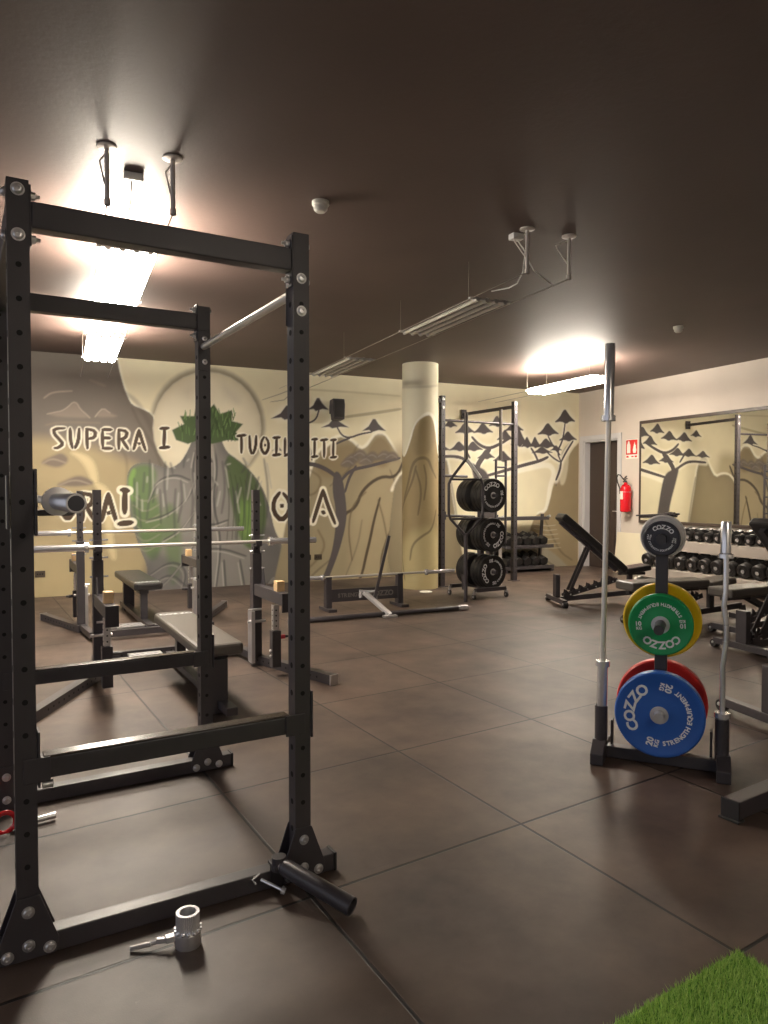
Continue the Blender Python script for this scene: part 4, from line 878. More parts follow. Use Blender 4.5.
('P',[(12.753,2.344),(12.878,2.415),(12.954,2.513),(13.003,2.529),(13.042,2.495),(13.111,2.435),(13.239,2.368),(13.101,2.376),(13.019,2.331),(12.922,2.367)],(86,80,80),0.01,1,1),
('P',[(12.553,2.154),(12.634,2.194),(12.685,2.25),(12.716,2.258),(12.742,2.239),(12.788,2.205),(12.871,2.167),(12.782,2.172),(12.727,2.147),(12.663,2.167)],(86,80,80),0.01,1,1),
('P',[(10.243,2.5),(10.326,2.555),(10.377,2.632),(10.411,2.645),(10.437,2.618),(10.483,2.572),(10.568,2.519),(10.476,2.526),(10.42,2.49),(10.355,2.518)],(86,80,80),0.01,1,1),
('P',[(11.35,2.307),(11.456,2.383),(11.521,2.489),(11.562,2.506),(11.595,2.469),(11.653,2.403),(11.762,2.33),(11.645,2.339),(11.576,2.291),(11.493,2.331)],(86,80,80),0.01,1,1),
('P',[(10.814,1.916),(10.981,1.849),(11.192,1.746),(11.279,1.429),(11.369,0.895),(11.501,0.355),(11.681,-0.374),(11.118,-0.339),(11.157,0.368),(11.069,1.077),(10.898,1.603)],(86,80,80),0.02,1,2),
('S',[(11.069,1.077),(11.114,0.37),(11.033,-0.246)],0.0168,(120,112,104),0.03,0.6,2)]
COLUMN_PAINT = [('S',[(-0.477,1.894),(-0.327,1.833),(-0.211,1.972),(-0.137,2.154),(-0.075,2.323),(-0.017,2.421),(0.083,2.507),(0.164,2.51),(0.246,2.43),(0.274,2.289),(0.309,2.033),(0.38,1.889)],0.0286,(252,248,228),0.02,1,2),
('P',[(-1.017,1.938),(-0.417,1.981),(-0.287,1.889),(-0.211,1.972),(-0.137,2.14),(-0.09,2.309),(-0.032,2.407),(0.069,2.478),(0.147,2.495),(0.202,2.427),(0.247,2.287),(0.309,2.033),(0.34,1.933),(0.98,1.86),(0.998,-0.174),(-1.037,-0.187)],(158,140,100),0.012,1,1),
('P',[(-0.003,2.421),(0.182,2.454),(0.224,2.143),(0.148,1.926),(-0.09,1.911),(-0.09,2.139)],(136,120,86),0.05,0.7,2),
('P',[(-0.437,0.695),(0.387,0.992),(0.398,-0.174),(-0.437,-0.187)],(196,182,134),0.12,0.8,2),
('S',[(-0.286,1.282),(-0.19,1.499),(-0.12,1.784),(-0.031,1.882),(0.115,1.883),(0.184,1.713),(0.277,1.6)],0.0214,(100,86,62),0.02,0.7,2),
('S',[(-0.405,1.076),(-0.21,1.355),(-0.104,1.57),(-0.06,1.769)],0.0171,(100,86,62),0.02,0.7,2),
('S',[(0.055,1.783),(0.1,1.569),(0.056,1.284)],0.0143,(100,86,62),0.02,0.7,2),
('S',[(0.279,1.139),(0.186,0.853),(0.028,0.771),(-0.119,0.64),(-0.152,0.423)],0.0171,(100,86,62),0.02,0.7,2),
('S',[(-0.286,0.993),(-0.405,0.622),(-0.255,0.125)],0.0143,(100,86,62),0.02,0.7,2),
('S',[(-0.06,1.712),(0.027,1.427),(-0.03,1.07)],0.0143,(100,86,62),0.02,0.7,2),
('S',[(-0.477,2.925),(-0.004,2.873),(0.373,2.939)],0.0179,(196,188,158),0.02,0.6,2)]
# ---- the mural: painted wall, colours laid on as sprayed shapes measured in metres on the wall
def srgb_arr(c): return np.array([lin(c[0]), lin(c[1]), lin(c[2])])
def chaikin(p, n, closed):
    p = np.array(p, float)
    for _ in range(n):
        q = np.roll(p, -1, 0)
        a = p * .75 + q * .25; b2 = p * .25 + q * .75
        if closed:
            p = np.stack([a, b2], 1).reshape(-1, 2)
        else:
            a, b2 = a[:-1], b2[:-1]
            p = np.vstack([p[:1], np.stack([a, b2], 1).reshape(-1, 2), p[-1:]])
    return p
def seg_dist(X, Y, pts, closed):
    d = np.full(X.shape, 1e9); n = len(pts)
    tt = np.zeros(X.shape)
    for i in range(n if closed else n - 1):
        a = pts[i]; b2 = pts[(i + 1) % n]; e = b2 - a; L = e @ e + 1e-12
        t = np.clip(((X - a[0]) * e[0] + (Y - a[1]) * e[1]) / L, 0, 1)
        dd = (X - a[0] - t * e[0]) ** 2 + (Y - a[1] - t * e[1]) ** 2
        k = dd < d
        d = np.where(k, dd, d); tt = np.where(k, (i + t) / max(n - 1, 1), tt)
    return np.sqrt(d), tt
def inside(X, Y, pts):
    r = np.zeros(X.shape, bool); n = len(pts); j = n - 1
    for i in range(n):
        xi, yi = pts[i]; xj, yj = pts[j]
        if yi != yj:
            r ^= ((yi > Y) != (yj > Y)) & (X < (xj - xi) * (Y - yi) / (yj - yi) + xi)
        j = i
    return r
def paint(U, Vv, ops, base):
    col = np.tile(srgb_arr(base), (U.size, 1)).reshape(U.shape + (3,))
    for op in ops:
        k = op[0]
        closed = k in 'PE'
        if k == 'P': _, pts, c, soft, al, sm = op; pad = soft * 1.5 + .02
        elif k == 'S': _, pts, w, c, soft, al, sm = op; pad = w + soft * 1.5 + .02
        else: _, pts, w, c, al, sm = op; pad = .02
        pts = chaikin(pts, sm, closed)
        x0, y0 = pts.min(0) - pad; x1, y1 = pts.max(0) + pad
        ix = np.where((U[0] >= x0) & (U[0] <= x1))[0]; iy = np.where((Vv[:, 0] >= y0) & (Vv[:, 0] <= y1))[0]
        if not len(ix) or not len(iy): continue
        sl = (slice(iy[0], iy[-1] + 1), slice(ix[0], ix[-1] + 1))
        X, Y = U[sl], Vv[sl]
        d, t = seg_dist(X, Y, pts, closed)
        if k == 'P':
            sd = np.where(inside(X, Y, pts), -d, d)
            a = np.clip(.5 - sd / (soft + 1e-6) * .5, 0, 1)
            a = a * a * (3 - 2 * a) * al
        elif k == 'S':
            wt = w * (0.55 + 0.45 * np.sin(PI * np.clip(t, 0, 1)) ** .5) if w < .06 else w
            a = np.clip((wt - d) / (soft + 1e-6) + .5, 0, 1)
            a = a * a * (3 - 2 * a) * al
        else:
            a = np.where(inside(X, Y, pts), np.exp(-d / w) * al, 0)
        col[sl] = col[sl] * (1 - a[..., None]) + srgb_arr(c) * a[..., None]
    return col
def vnoise(U, Vv, s, seed):
    rs = np.random.RandomState(seed); g = rs.rand(64, 64)
    x = U / s + 100; y = Vv / s + 100
    xi = np.floor(x).astype(int); yi = np.floor(y).astype(int); fx = x - xi; fy = y - yi
    fx = fx * fx * (3 - 2 * fx); fy = fy * fy * (3 - 2 * fy)
    h = lambda a, b2: g[a % 64, b2 % 64]
    return (h(xi, yi) * (1 - fx) + h(xi + 1, yi) * fx) * (1 - fy) + (h(xi, yi + 1) * (1 - fx) + h(xi + 1, yi + 1) * fx) * fy
def painted_material(name):
    m = bpy.data.materials.new(name); m.use_nodes = True
    t = m.node_tree; p = t.nodes['Principled BSDF']
    a = t.nodes.new('ShaderNodeAttribute'); a.attribute_name = 'paint'
    t.links.new(a.outputs['Color'], p.inputs['Base Color'])
    p.inputs['Roughness'].default_value = 0.62
    n = t.nodes.new('ShaderNodeTexNoise'); n.inputs['Scale'].default_value = 45
    tc = t.nodes.new('ShaderNodeTexCoord'); t.links.new(tc.outputs['Object'], n.inputs['Vector'])
    bmp = t.nodes.new('ShaderNodeBump'); bmp.inputs['Strength'].default_value = 0.12; bmp.inputs['Distance'].default_value = 0.003
    t.links.new(n.outputs['Fac'], bmp.inputs['Height']); t.links.new(bmp.outputs['Normal'], p.inputs['Normal'])
    return m
def painted_grid(name, nu, nv, col, pos):
    """grid mesh nu x nv, pos(i array, j array) gives coordinates"""
    me = bpy.data.meshes.new(name)
    co = pos.reshape(-1, 3)
    idx = np.arange(nu * nv).reshape(nv, nu)
    q = np.stack([idx[:-1, :-1], idx[:-1, 1:], idx[1:, 1:], idx[1:, :-1]], -1).reshape(-1, 4)
    me.vertices.add(len(co)); me.vertices.foreach_set('co', co.astype(np.float32).ravel())
    me.loops.add(q.size); me.loops.foreach_set('vertex_index', q.astype(np.int32).ravel())
    me.polygons.add(len(q)); me.polygons.foreach_set('loop_start', np.arange(0, q.size, 4, dtype=np.int32))
    me.update(calc_edges=True)
    at = me.color_attributes.new('paint', 'FLOAT_COLOR', 'POINT')
    rgba = np.ones((nu * nv, 4), np.float32); rgba[:, :3] = col.reshape(-1, 3)
    at.data.foreach_set('color', rgba.ravel())
    me.validate()
    return me
mural_mat = painted_material('sprayed_mural_paint')
ULEN = (CORNER - W0).dot(BW_DIR)
us = np.arange(0, ULEN + 0.006, 0.0115); us[-1] = ULEN
vs_ = np.linspace(0, CEIL, 284)
U, Vv = np.meshgrid(us, vs_)
wallc = paint(U, Vv, MURAL, (236, 228, 196))
wallc *= (0.94 + 0.10 * vnoise(U, Vv, .55, 3) + 0.04 * (vnoise(U, Vv, .12, 5) - .5))[..., None]
pos = np.zeros(U.shape + (3,))
pos[..., 0] = W0.x + BW_DIR.x * U; pos[..., 1] = W0.y + BW_DIR.y * U; pos[..., 2] = Vv
me = painted_grid('wall_back', len(us), len(vs_), wallc, pos)
me.materials.append(mural_mat)
wb = bpy.data.objects.new('wall_back', me); C.objects.link(wb); struct(wb)
# solid body of that wall behind the paint
f = MB(); f.box(W0 + BW_DIR * (ULEN / 2) + Vector((0.0649, 0.998, 0)) * 0.08 + Vector((0, 0, CEIL / 2)), (ULEN, 0.15, CEIL), Matrix.Rotation(BW_ROT, 3, 'Z'))
struct(f.build('wall_back_core', mat('plaster', (210, 200, 180), 0.7)))

# round column
CX, CY_, CRAD = 5.80, 8.88, 0.262
th0 = math.atan2(-CY_, -CX)
n_a = 150
aa = np.linspace(-PI, PI, n_a); hh = np.linspace(0, CEIL, 284)
Ua, Ha = np.meshgrid(aa * CRAD, hh)
cc = paint(Ua, Ha, COLUMN_PAINT, (236, 230, 202))
pos = np.zeros(Ua.shape + (3,))
pos[..., 0] = CX + CRAD * np.cos(th0 + Ua / CRAD); pos[..., 1] = CY_ + CRAD * np.sin(th0 + Ua / CRAD); pos[..., 2] = Ha
me = painted_grid('column', n_a, 284, cc, pos)
me.materials.append(mural_mat)
me.polygons.foreach_set('use_smooth', [True] * len(me.polygons))
co = bpy.data.objects.new('column', me); C.objects.link(co); struct(co)

# right wall with the doorway (local x runs from the corner towards the viewer, local -y faces the room)
rw = Matrix.Translation(CORNER) @ Matrix.Rotation(RW_ROT, 4, 'Z')
def RWp(s, z, out=0.0):
    return rw @ Vector((s, -out, z))
beige = mat('beige_wall_paint', (210, 199, 187), 0.6, 0, 0.12, 45, 0.03, 2)
LW = 13.0
f = MB()
D0, D1, DT = 0.15, 1.08, 2.34
for (a, b2, z0, z1) in ((-0.16, D0, 0, CEIL), (D1, LW, 0, CEIL), (D0, D1, DT, CEIL)):
    f.box(((a + b2) / 2, 0.09, (z0 + z1) / 2), (b2 - a, 0.18, z1 - z0))
o = f.build('wall_right', beige); o.matrix_world = rw; struct(o)
jamb = mat('white_door_frame', (206, 204, 204), 0.45)
f = MB()
f.box((D0 - 0.045, -0.012, DT / 2 + 0.03), (0.09, 0.024, DT + 0.06)); f.box((D1 + 0.045, -0.012, DT / 2 + 0.03), (0.09, 0.024, DT + 0.06)); f.box(((D0 + D1) / 2, -0.012, DT + 0.045), (D1 - D0 + 0.18, 0.0238, 0.09))
f.box((D0 + 0.015, 0.09, DT / 2), (0.03, 0.18, DT)); f.box((D1 - 0.015, 0.09, DT / 2), (0.03, 0.18, DT)); f.box(((D0 + D1) / 2, 0.09, DT - 0.015), (D1 - D0 - 0.06, 0.18, 0.03))
o = f.build('door_1_frame', jamb, bevel=0.003); o.matrix_world = rw; struct(o)
dd = MB(); dd.box(((D0 + D1) / 2, 0.14, DT / 2 - 0.015), (D1 - D0 - 0.066, 0.04, DT - 0.035))
dd.box(((D0 + D1) / 2, 0.117, 0.75), (0.5, 0.006, 1.0)); dd.box(((D0 + D1) / 2, 0.117, 1.75), (0.5, 0.006, 0.7))
door = dd.build('door_1', mat('dark_brown_door', (66, 54, 48), 0.5), bevel=0.003); door.matrix_world = rw; struct(door)
h = MB(); h.cyl((D1 - 0.11, 0.12, 1.05), (D1 - 0.11, 0.075, 1.05), 0.012); h.cyl((D1 - 0.11, 0.075, 1.05), (D1 - 0.22, 0.075, 1.05), 0.009)
h.build('door_handle', M['steel'], door)
f = MB(); f.box((1.98 + 5.5, -0.006, 0.045), (11.0, 0.012, 0.09)); o = f.build('baseboard_right', mat('beige_skirting', (186, 170, 150), 0.5)); o.matrix_world = rw; struct(o)

# ================================================================== CEILING FITTINGS
def bracket(parent, x, y, zb, side=-1, bw=0.10):
    b = MB(); b.lathe([(0, 0), (0.052, 0), (0.052, -0.008), (0.03, -0.014), (0, -0.014)], 28, Matrix.Translation((x, y, CEIL)))
    b.build('ceiling_plate', M['fitting'], parent)
    b = MB(); b.cyl((x, y, CEIL - 0.01), (x, y, zb), 0.013, seg=16); b.lathe([(0.017, 0), (0.017, 0.03), (0.013, 0.035)], 16, Matrix.Translation((x, y, zb - 0.01)))
    b.build('post', M['fitting'], parent)
    b = MB(); b.tube([(x, y, CEIL - 0.03), (x + side * bw, y + 0.02, CEIL - 0.075), (x + side * bw * 0.85, y + 0.02, CEIL - 0.10), (x + side * 0.012, y, zb + 0.10)], 0.005, 8)
    b.build('brace', M['fitting'], parent)
def junction(parent, x, y, w=0.11):
    b = MB(); b.box((x, y, CEIL - 0.022), (w, 0.07, 0.044)); b.build('junction_box', M['white'], parent, bevel=0.008)
def fixture(parent, x0, x1, y0, y1, z, lit, lampm=None):
    """flat suspended luminaire of four tubes held by two end clamps"""
    xc = (x0 + x1) / 2; w = x1 - x0
    for y in (y0, y1):
        fr = MB()
        fr.box((xc, y, z + 0.006), (w + 0.05, 0.03, 0.016))
        for i in range(4):
            fr.cyl((x0 + w * (i + .5) / 4, y - 0.025, z), (x0 + w * (i + .5) / 4, y + 0.025, z), 0.019, seg=14)
        fr.build('end_clamp', M['steel'], parent)
    for i in range(4):
        x = x0 + w * (i + .5) / 4
        t = MB(); r = 0.042 if lit else 0.016
        t.cyl((x, y0 + 0.02, z), (x, y1 - 0.02, z), r, seg=16)
        t.build('tube', (lampm or M['lamp']) if lit else M['offwhite'], parent)
def cables(parent, xs, y0, y1, z, r=0.0035):
    for x in xs:
        b = MB(); b.tube([(x, y0, z), (x, y1, z)], r, 6); b.build('cable', M['wire'], parent)

LZ = 2.95
TRZ = -math.atan(0.113)
# tracks are laid out along their own local y, from the ceiling brackets towards the mural wall
t = thing('suspended_light_track', 'left hanging light track with two lit panels above the big black power rack', 'light', (0.70, 4.12, 0), TRZ)
bracket(t, 0.0, 0, LZ, -1, 0.035); bracket(t, 0.34, 0, LZ, -1, 0.035); junction(t, 0.16, 0.30)
cables(t, (0.0, 0.34), 0, 6.44, LZ)
b = MB(); b.tube([(0.15, 0.30, CEIL - 0.04), (0.15, 0.38, 3.12), (0.14, 0.54, 3.03), (0.14, 0.74, LZ + 0.02)], 0.004, 8); b.build('feed_wire', M['wire'], t)
b = MB(); b.tube([(0.18, 0.30, CEIL - 0.04), (0.17, 0.43, 3.10), (0.22, 0.74, LZ + 0.02)], 0.003, 8); b.build('feed_wire', M['wire'], t)
def hangers(t, spots):
    for x, y in spots:
        b = MB(); b.cyl((x, y, LZ), (x, y, CEIL), 0.0018, seg=6); b.build('hanger_wire', M['wire'], t)
fixture(t, 0.0, 0.34, 0.76, 2.10, LZ, True)
fixture(t, 0.0, 0.34, 3.60, 4.90, LZ, True)
hangers(t, [(x, y) for x in (-0.01, 0.35) for y in (0.78, 2.08, 3.62, 4.88)])

t = thing('suspended_light_track', 'central hanging light track with unlit tubes between two wires', 'light', (3.45, 3.92, 0), TRZ)
bracket(t, 0, 0, LZ, -1); bracket(t, 0.36, 0, LZ, -1); junction(t, -0.01, 0.12, 0.09)
cables(t, (0.0, 0.38), 0, 6.35, LZ)
b = MB(); b.tube([(0.0, 0.12, CEIL - 0.04), (0.04, 0.08, 3.12), (0.01, 0.06, LZ + 0.02), (0.04, 0.18, LZ - 0.03), (0.09, 0.36, LZ - 0.01), (0.04, 0.52, LZ)], 0.005, 8); b.build('feed_wire', M['white'], t)
b = MB(); b.tube([(0.04, 0.08, 3.10), (0.10, 0.06, 2.99), (0.34, 0.18, LZ)], 0.005, 8); b.build('feed_wire', M['white'], t)
fixture(t, 0.02, 0.36, 0.78, 2.10, LZ, False)
fixture(t, 0.02, 0.36, 3.60, 4.90, LZ, False)
hangers(t, [(0.0, 0.80), (0.0, 2.08), (0.0, 3.62)])

t = thing('suspended_light_track', 'right hanging light with lit tubes near the door corner', 'light', (7.40, 7.10, 0), TRZ)
cables(t, (0.0, 0.34), 0, 2.92, LZ)
fixture(t, 0.0, 0.34, 0.0, 1.5, LZ, True)
hangers(t, [(x, y) for x in (-0.01, 0.35) for y in (0.03, 1.47)])

t = thing('suspended_light_track', 'added fill light track, unseen behind the viewer', 'light', (1.6, -2.25, 0), TRZ)  # unseen track added for front light and metal reflections
cables(t, (0.0, 0.34), 0, 1.5, LZ)
fixture(t, 0.0, 0.34, 0.1, 1.4, LZ, True, M['lamp_fill'])
hangers(t, [(x, y) for x in (-0.01, 0.35) for y in (0.12, 1.38)])

def detector(x, y, label, s=1.0):
    b = MB(); b.lathe([(0, 0), (0.055, 0), (0.055, -0.022), (0.050, -0.028), (0.046, -0.030), (0.043, -0.052), (0.030, -0.066), (0, -0.070)], 32, Matrix.Translation((x, y, CEIL)) @ Matrix.Scale(s, 4))
    o = b.build('smoke_detector', M['offwhite']); tag(o, label, 'smoke detector')
detector(2.0, 4.22, 'round white smoke detector on the ceiling beside the power rack')
detector(6.95, 5.38, 'small round white detector on the ceiling towards the right wall')

# ================================================================== THINGS ON THE WALLS
def BWp(u, z, out=0.0):
    return W0 + BW_DIR * u + Vector((-0.0649, -0.998, 0)) * out + Vector((0, 0, z))
sp = thing('wall_speaker', 'black loudspeaker mounted high on the painted mural wall', 'speaker', BWp(8.235, 2.685, 0.19), BW_ROT)
b = MB(); b.prism([(-0.085, -0.17), (0.085, -0.17), (0.105, 0.06), (0.098, 0.15), (-0.098, 0.15), (-0.105, 0.06)], 0.15, Matrix.Rotation(R(84), 4, 'X')); b.build('cabinet', M['black'], sp, bevel=0.012)
b = MB(); b.box((0, -0.078, 0.0), (0.16, 0.006, 0.26), (R(-6), 0, 0)); b.build('grille', M['speaker'], sp)
b = MB(); b.bar((0, 0.06, 0), (-0.02, 0.185, 0), 0.03, 0.04); b.box((-0.02, 0.18, 0), (0.08, 0.01, 0.12)); b.build('bracket', M['black'], sp)
for u, z, lab in ((7.98, 0.375, 'dark double wall socket low on the painted mountains, right one'), (7.80, 0.375, 'dark double wall socket low on the painted mountains, left one'), (4.03, 0.31, 'dark wall socket low on the mural by the left rack post')):
    s_ = thing('wall_socket', lab, 'socket', BWp(u, z, 0.005), BW_ROT)
    b = MB(); b.box((0, 0, 0), (0.125, 0.01, 0.085)); b.build('cover', M['socket'], s_, bevel=0.003)
    b = MB()
    for x in (-0.03, 0.0, 0.03): b.cyl((x, -0.005, 0), (x, -0.0065, 0), 0.010, seg=12)
    b.build('outlet', M['hole'], s_)

# mirror on the right wall
MS0, MS1, MZ0, MZ1 = 1.64, 6.4, 0.92, 2.54
mr = thing('wall_mirror', 'large wall mirror in a dark frame reflecting the mural', 'mirror', CORNER, RW_ROT)
b = MB(); b.box(((MS0 + MS1) / 2, -0.012, (MZ0 + MZ1) / 2), (MS1 - MS0, 0.010, MZ1 - MZ0))
b.build('glass', mat('mirror_glass', (232, 230, 222), 0.015, 1.0), mr)
b = MB()
fr_ = mat('dark_bronze_frame', (74, 62, 54), 0.4)
b.box(((MS0 + MS1) / 2, -0.016, MZ1 + 0.02), (MS1 - MS0 + 0.04, 0.032, 0.05)); b.box(((MS0 + MS1) / 2, -0.016, MZ0 - 0.02), (MS1 - MS0 + 0.04, 0.032, 0.05))
b.box((MS0 - 0.01, -0.016, (MZ0 + MZ1) / 2), (0.02, 0.031, MZ1 - MZ0)); b.box((MS1 + 0.01, -0.016, (MZ0 + MZ1) / 2), (0.02, 0.031, MZ1 - MZ0))
b.build('frame', fr_, mr, bevel=0.003)
# fire extinguisher
ex = thing('fire_extinguisher', 'red fire extinguisher hanging on the wall beside the door', 'fire extinguisher', RWp(1.40, 1.05, 0.115), RW_ROT)
ex.scale = (1.15, 1.15, 1.15)
b = MB(); b.lathe([(0, 0.0), (0.06, 0.0), (0.078, 0.012), (0.080, 0.03), (0.080, 0.33), (0.074, 0.37), (0.05, 0.405), (0.026, 0.42), (0.024, 0.44), (0, 0.44)], 40); b.build('cylinder', M['fire_red'], ex)
b = MB(); b.prism([(0.0805 * math.sin(a), -0.0805 * math.cos(a)) for a in [R(q) for q in range(-60, 21, 8)]] + [(0.079 * math.sin(a), -0.079 * math.cos(a)) for a in [R(q) for q in range(20, -61, -8)]], 0.12, Matrix.Translation((0, 0, 0.25))); b.build('label_panel', M['paper'], ex)
b = MB(); b.cyl((0, 0, 0.435), (0, 0, 0.47), 0.018, seg=16); b.bar((-0.03, -0.0, 0.475), (0.06, -0.03, 0.50), 0.022, 0.008); b.bar((-0.03, 0.0, 0.50), (0.05, -0.03, 0.535), 0.022, 0.008); b.cyl((0.0, -0.01, 0.455), (0, -0.045, 0.455), 0.012, seg=12); b.build('valve', M['black'], ex)
b = MB(); b.tube([(-0.01, 0, 0.46), (-0.05, -0.01, 0.50), (-0.10, -0.015, 0.55), (-0.15, -0.015, 0.56), (-0.175, -0.015, 0.51), (-0.16, -0.015, 0.45), (-0.13, -0.02, 0.40), (-0.098, -0.02, 0.34)], 0.009, 10); b.cyl((-0.098, -0.02, 0.35), (-0.092, -0.02, 0.27), 0.012, 0.016, seg=12); b.build('hose', M['rubber'], ex)
b = MB(); b.box((0, 0.09, 0.36), (0.05, 0.018, 0.10)); b.tube([(0.084 * math.cos(R(a)), 0.084 * math.sin(R(a)), 0.30) for a in range(0, 360, 15)], 0.003, 6, closed=True); b.build('wall_hook', M['steel'], ex)
# fire sign
sg = thing('fire_sign', 'red and white fire extinguisher sign on the wall above the extinguisher', 'sign', RWp(1.42, 2.13, 0.006), RW_ROT)
b = MB(); b.box((0, 0, 0.0), (0.29, 0.006, 0.33)); b.build('board', M['paper'], sg)
b = MB(); b.box((0, -0.0045, 0.03), (0.27, 0.003, 0.25)); b.build('red_field', M['sign_red'], sg)
b = MB(); mt = Matrix.Translation((0, -0.0068, 0)) @ Matrix.Rotation(R(90), 4, 'X')
b.prism([(-0.11, -0.07), (-0.03, -0.07), (-0.03, 0.07), (-0.045, 0.10), (-0.055, 0.135), (-0.085, 0.135), (-0.095, 0.10), (-0.11, 0.07)], 0.0016, mt)
b.prism([(0.04, -0.07), (0.10, -0.07), (0.115, -0.02), (0.10, 0.03), (0.105, 0.07), (0.085, 0.055), (0.075, 0.12), (0.055, 0.07), (0.045, 0.04), (0.03, -0.02)], 0.0016, mt)
b.build('pictogram', M['paper'], sg)
b = MB(); b.box((-0.10, -0.0045, -0.13), (0.05, 0.003, 0.03)); b.box((0.02, -0.0045, -0.13), (0.05, 0.003, 0.02)); b.box((0.10, -0.0045, -0.13), (0.05, 0.003, 0.03)); b.build('lower_mark', M['sign_red'], sg)
# cream board leaning on the wall
b = MB(); b.box((0, 0, 0.35), (0.92, 0.022, 0.70)); o = b.build('leaning_board', M['cream'], bevel=0.003)
o.location = RWp(1.60, 0.0, 0.135); o.rotation_euler = Euler((R(-7), 0, RW_ROT)); tag(o, 'plain cream board leaning on the right wall under the extinguisher', 'board')
# solid bar added to imitate a bar reflected low in the mirror
b = MB(); b.cyl((1.62, -0.075, 1.00), (2.44, -0.075, 1.045), 0.014); b.cyl((2.28, -0.075, 1.036), (2.34, -0.075, 1.0396), 0.034, seg=16)
for s_ in (1.72, 2.3): b.box((s_, -0.055, 1.00 + (s_ - 1.62) * .055 - 0.028), (0.025, 0.07, 0.02))
o = b.build('reflection_bar', M['black']); o.matrix_world = rw; tag(o, 'thin black bar imitating a reflection at the bottom left of the mirror', 'bar')

# ================================================================== BARBELLS AND PLATES
def make_barbell(label, p0, d, L=2.2, sleeve=0.415, shaft_r=0.014, sleeve_r=0.025, mats=None, name='barbell', group=None, logo=False, collar_r=0.037):
    """straight bar starting at p0 running along unit d"""
    d = Vector(d).normalized()
    t = thing(name, label, 'barbell', p0, 0, group)
    q = d.to_track_quat('Z', 'Y').to_matrix().to_4x4()
    ms = mats or (M['satin'], M['chrome'])
    b = MB(); b.lathe([(shaft_r, sleeve), (shaft_r, L - sleeve)], 20, q); b.build('shaft', ms[0], t)
    for s in (0, 1):
        f = (lambda z: z) if s == 0 else (lambda z: L - z)
        b = MB(); b.lathe([(0, f(0)), (sleeve_r - 0.002, f(0)), (sleeve_r, f(0.003)), (sleeve_r, f(sleeve - 0.03)), (collar_r, f(sleeve - 0.028)), (collar_r, f(sleeve)), (shaft_r, f(sleeve))], 28, q)
        e = b.build('sleeve', ms[1], t)
        if logo:
            b = MB(); b.lathe([(0, f(-0.0012)), (sleeve_r * 0.78, f(-0.0012)), (sleeve_r * 0.78, f(0.001))], 24, q); b.build('end_cap', M['slate'], e)
    return t

def plate_mesh(D, T, face, hubm, W, rot, num, lab_r=None, bumper=True):
    """returns builders for a plate whose face looks along local -Y, centre at origin"""
    R_ = D / 2
    mt = Matrix.Rotation(R(90), 4, 'X')     # local z -> -Y
    b = MB()
    h = T / 2
    prof = [(0.0265, -h), (0.05, -h), (R_ * 0.42, -h + 0.004), (R_ * 0.86, -h + 0.004), (R_ * 0.90, -h), (R_ - 0.006, -h), (R_, -h + 0.006), (R_, h - 0.006), (R_ - 0.006, h), (R_ * 0.90, h), (R_ * 0.86, h - 0.004), (R_ * 0.42, h - 0.004), (0.05, h), (0.0265, h), (0.0265, -h)]
    b.lathe(prof, 72, mt)
    return b, mt, h
def make_plate(label, loc, rz, D, T, m, textm, textrot, num, group=None, name='weight_plate', text=True, ringm=None, texts='full'):
    t = thing(name, label, 'weight plate', loc, rz, group)
    b, mt, h = plate_mesh(D, T, m, None, None, textrot, num)
    b.build('disc', m, t)
    b = MB(); b.lathe([(0.0262, h - 0.002), (0.0262, h + 0.002), (0.044, h + 0.002), (0.046, h - 0.003)], 32, mt); b.build('hub_ring', ringm or M['steel'], t)
    if text:
        k = D / 0.45
        mm = mt @ Matrix.Translation((0, 0, h - 0.0026 if True else h)) @ Matrix.Rotation(R(textrot), 4, 'Z')
        b = MB()
        it = arc_text('COZZO', 0.150 * k, 90, 0.056 * k, True, 1.02)
        if texts == 'full':
            it += arc_text('STRENGTH EQUIPMENT', 0.150 * k, 270, 0.024 * k, False, 0.98)
            it += [(num, -0.150 * k, 0.012 * k, 0, 0.034 * k), ('KG', -0.150 * k, -0.022 * k, 0, 0.022 * k)]
            it += [(num, 0.150 * k, -0.012 * k, PI, 0.034 * k), ('KG', 0.150 * k, 0.022 * k, PI, 0.022 * k)]
        b.glyphs(it, mm)
        b.build('lettering', textm, t)
    return t

# ================================================================== THE BIG POWER RACK (front left)
PX0, PX1, PY0, PY1, PH = 0.158, 1.061, 2.43, 3.62, 2.335
rack = thing('power_rack', 'large black power rack standing nearest on the left', 'power rack', (PX0, PY0, 0))
def upright(parent, x, y, z0, z1, w=0.060, pitch=0.10, m='black', holes='xy', hr=0.0085, name='upright', zs=0.12):
    b = MB(); b.box((x, y, (z0 + z1) / 2), (w, w, z1 - z0))
    z = z0 + zs
    while z < z1 - 0.05:
        e = w / 2 + 0.0006
        if 'y' in holes: b.cyl((x, y - e, z), (x, y + e, z), hr, seg=12, m=1)
        if 'x' in holes:
            b.cyl((x - e, y, z), (x + e, y, z), hr * 1.25, seg=12, m=1)
        z += pitch
    return b.build(name, [M[m], M['hole']], parent)
W_, D_ = PX1 - PX0, PY1 - PY0
for x in (0, W_):
    for y in (0, D_):
        upright(rack, x, y, 0.065, PH, pitch=0.05 if False else 0.10)
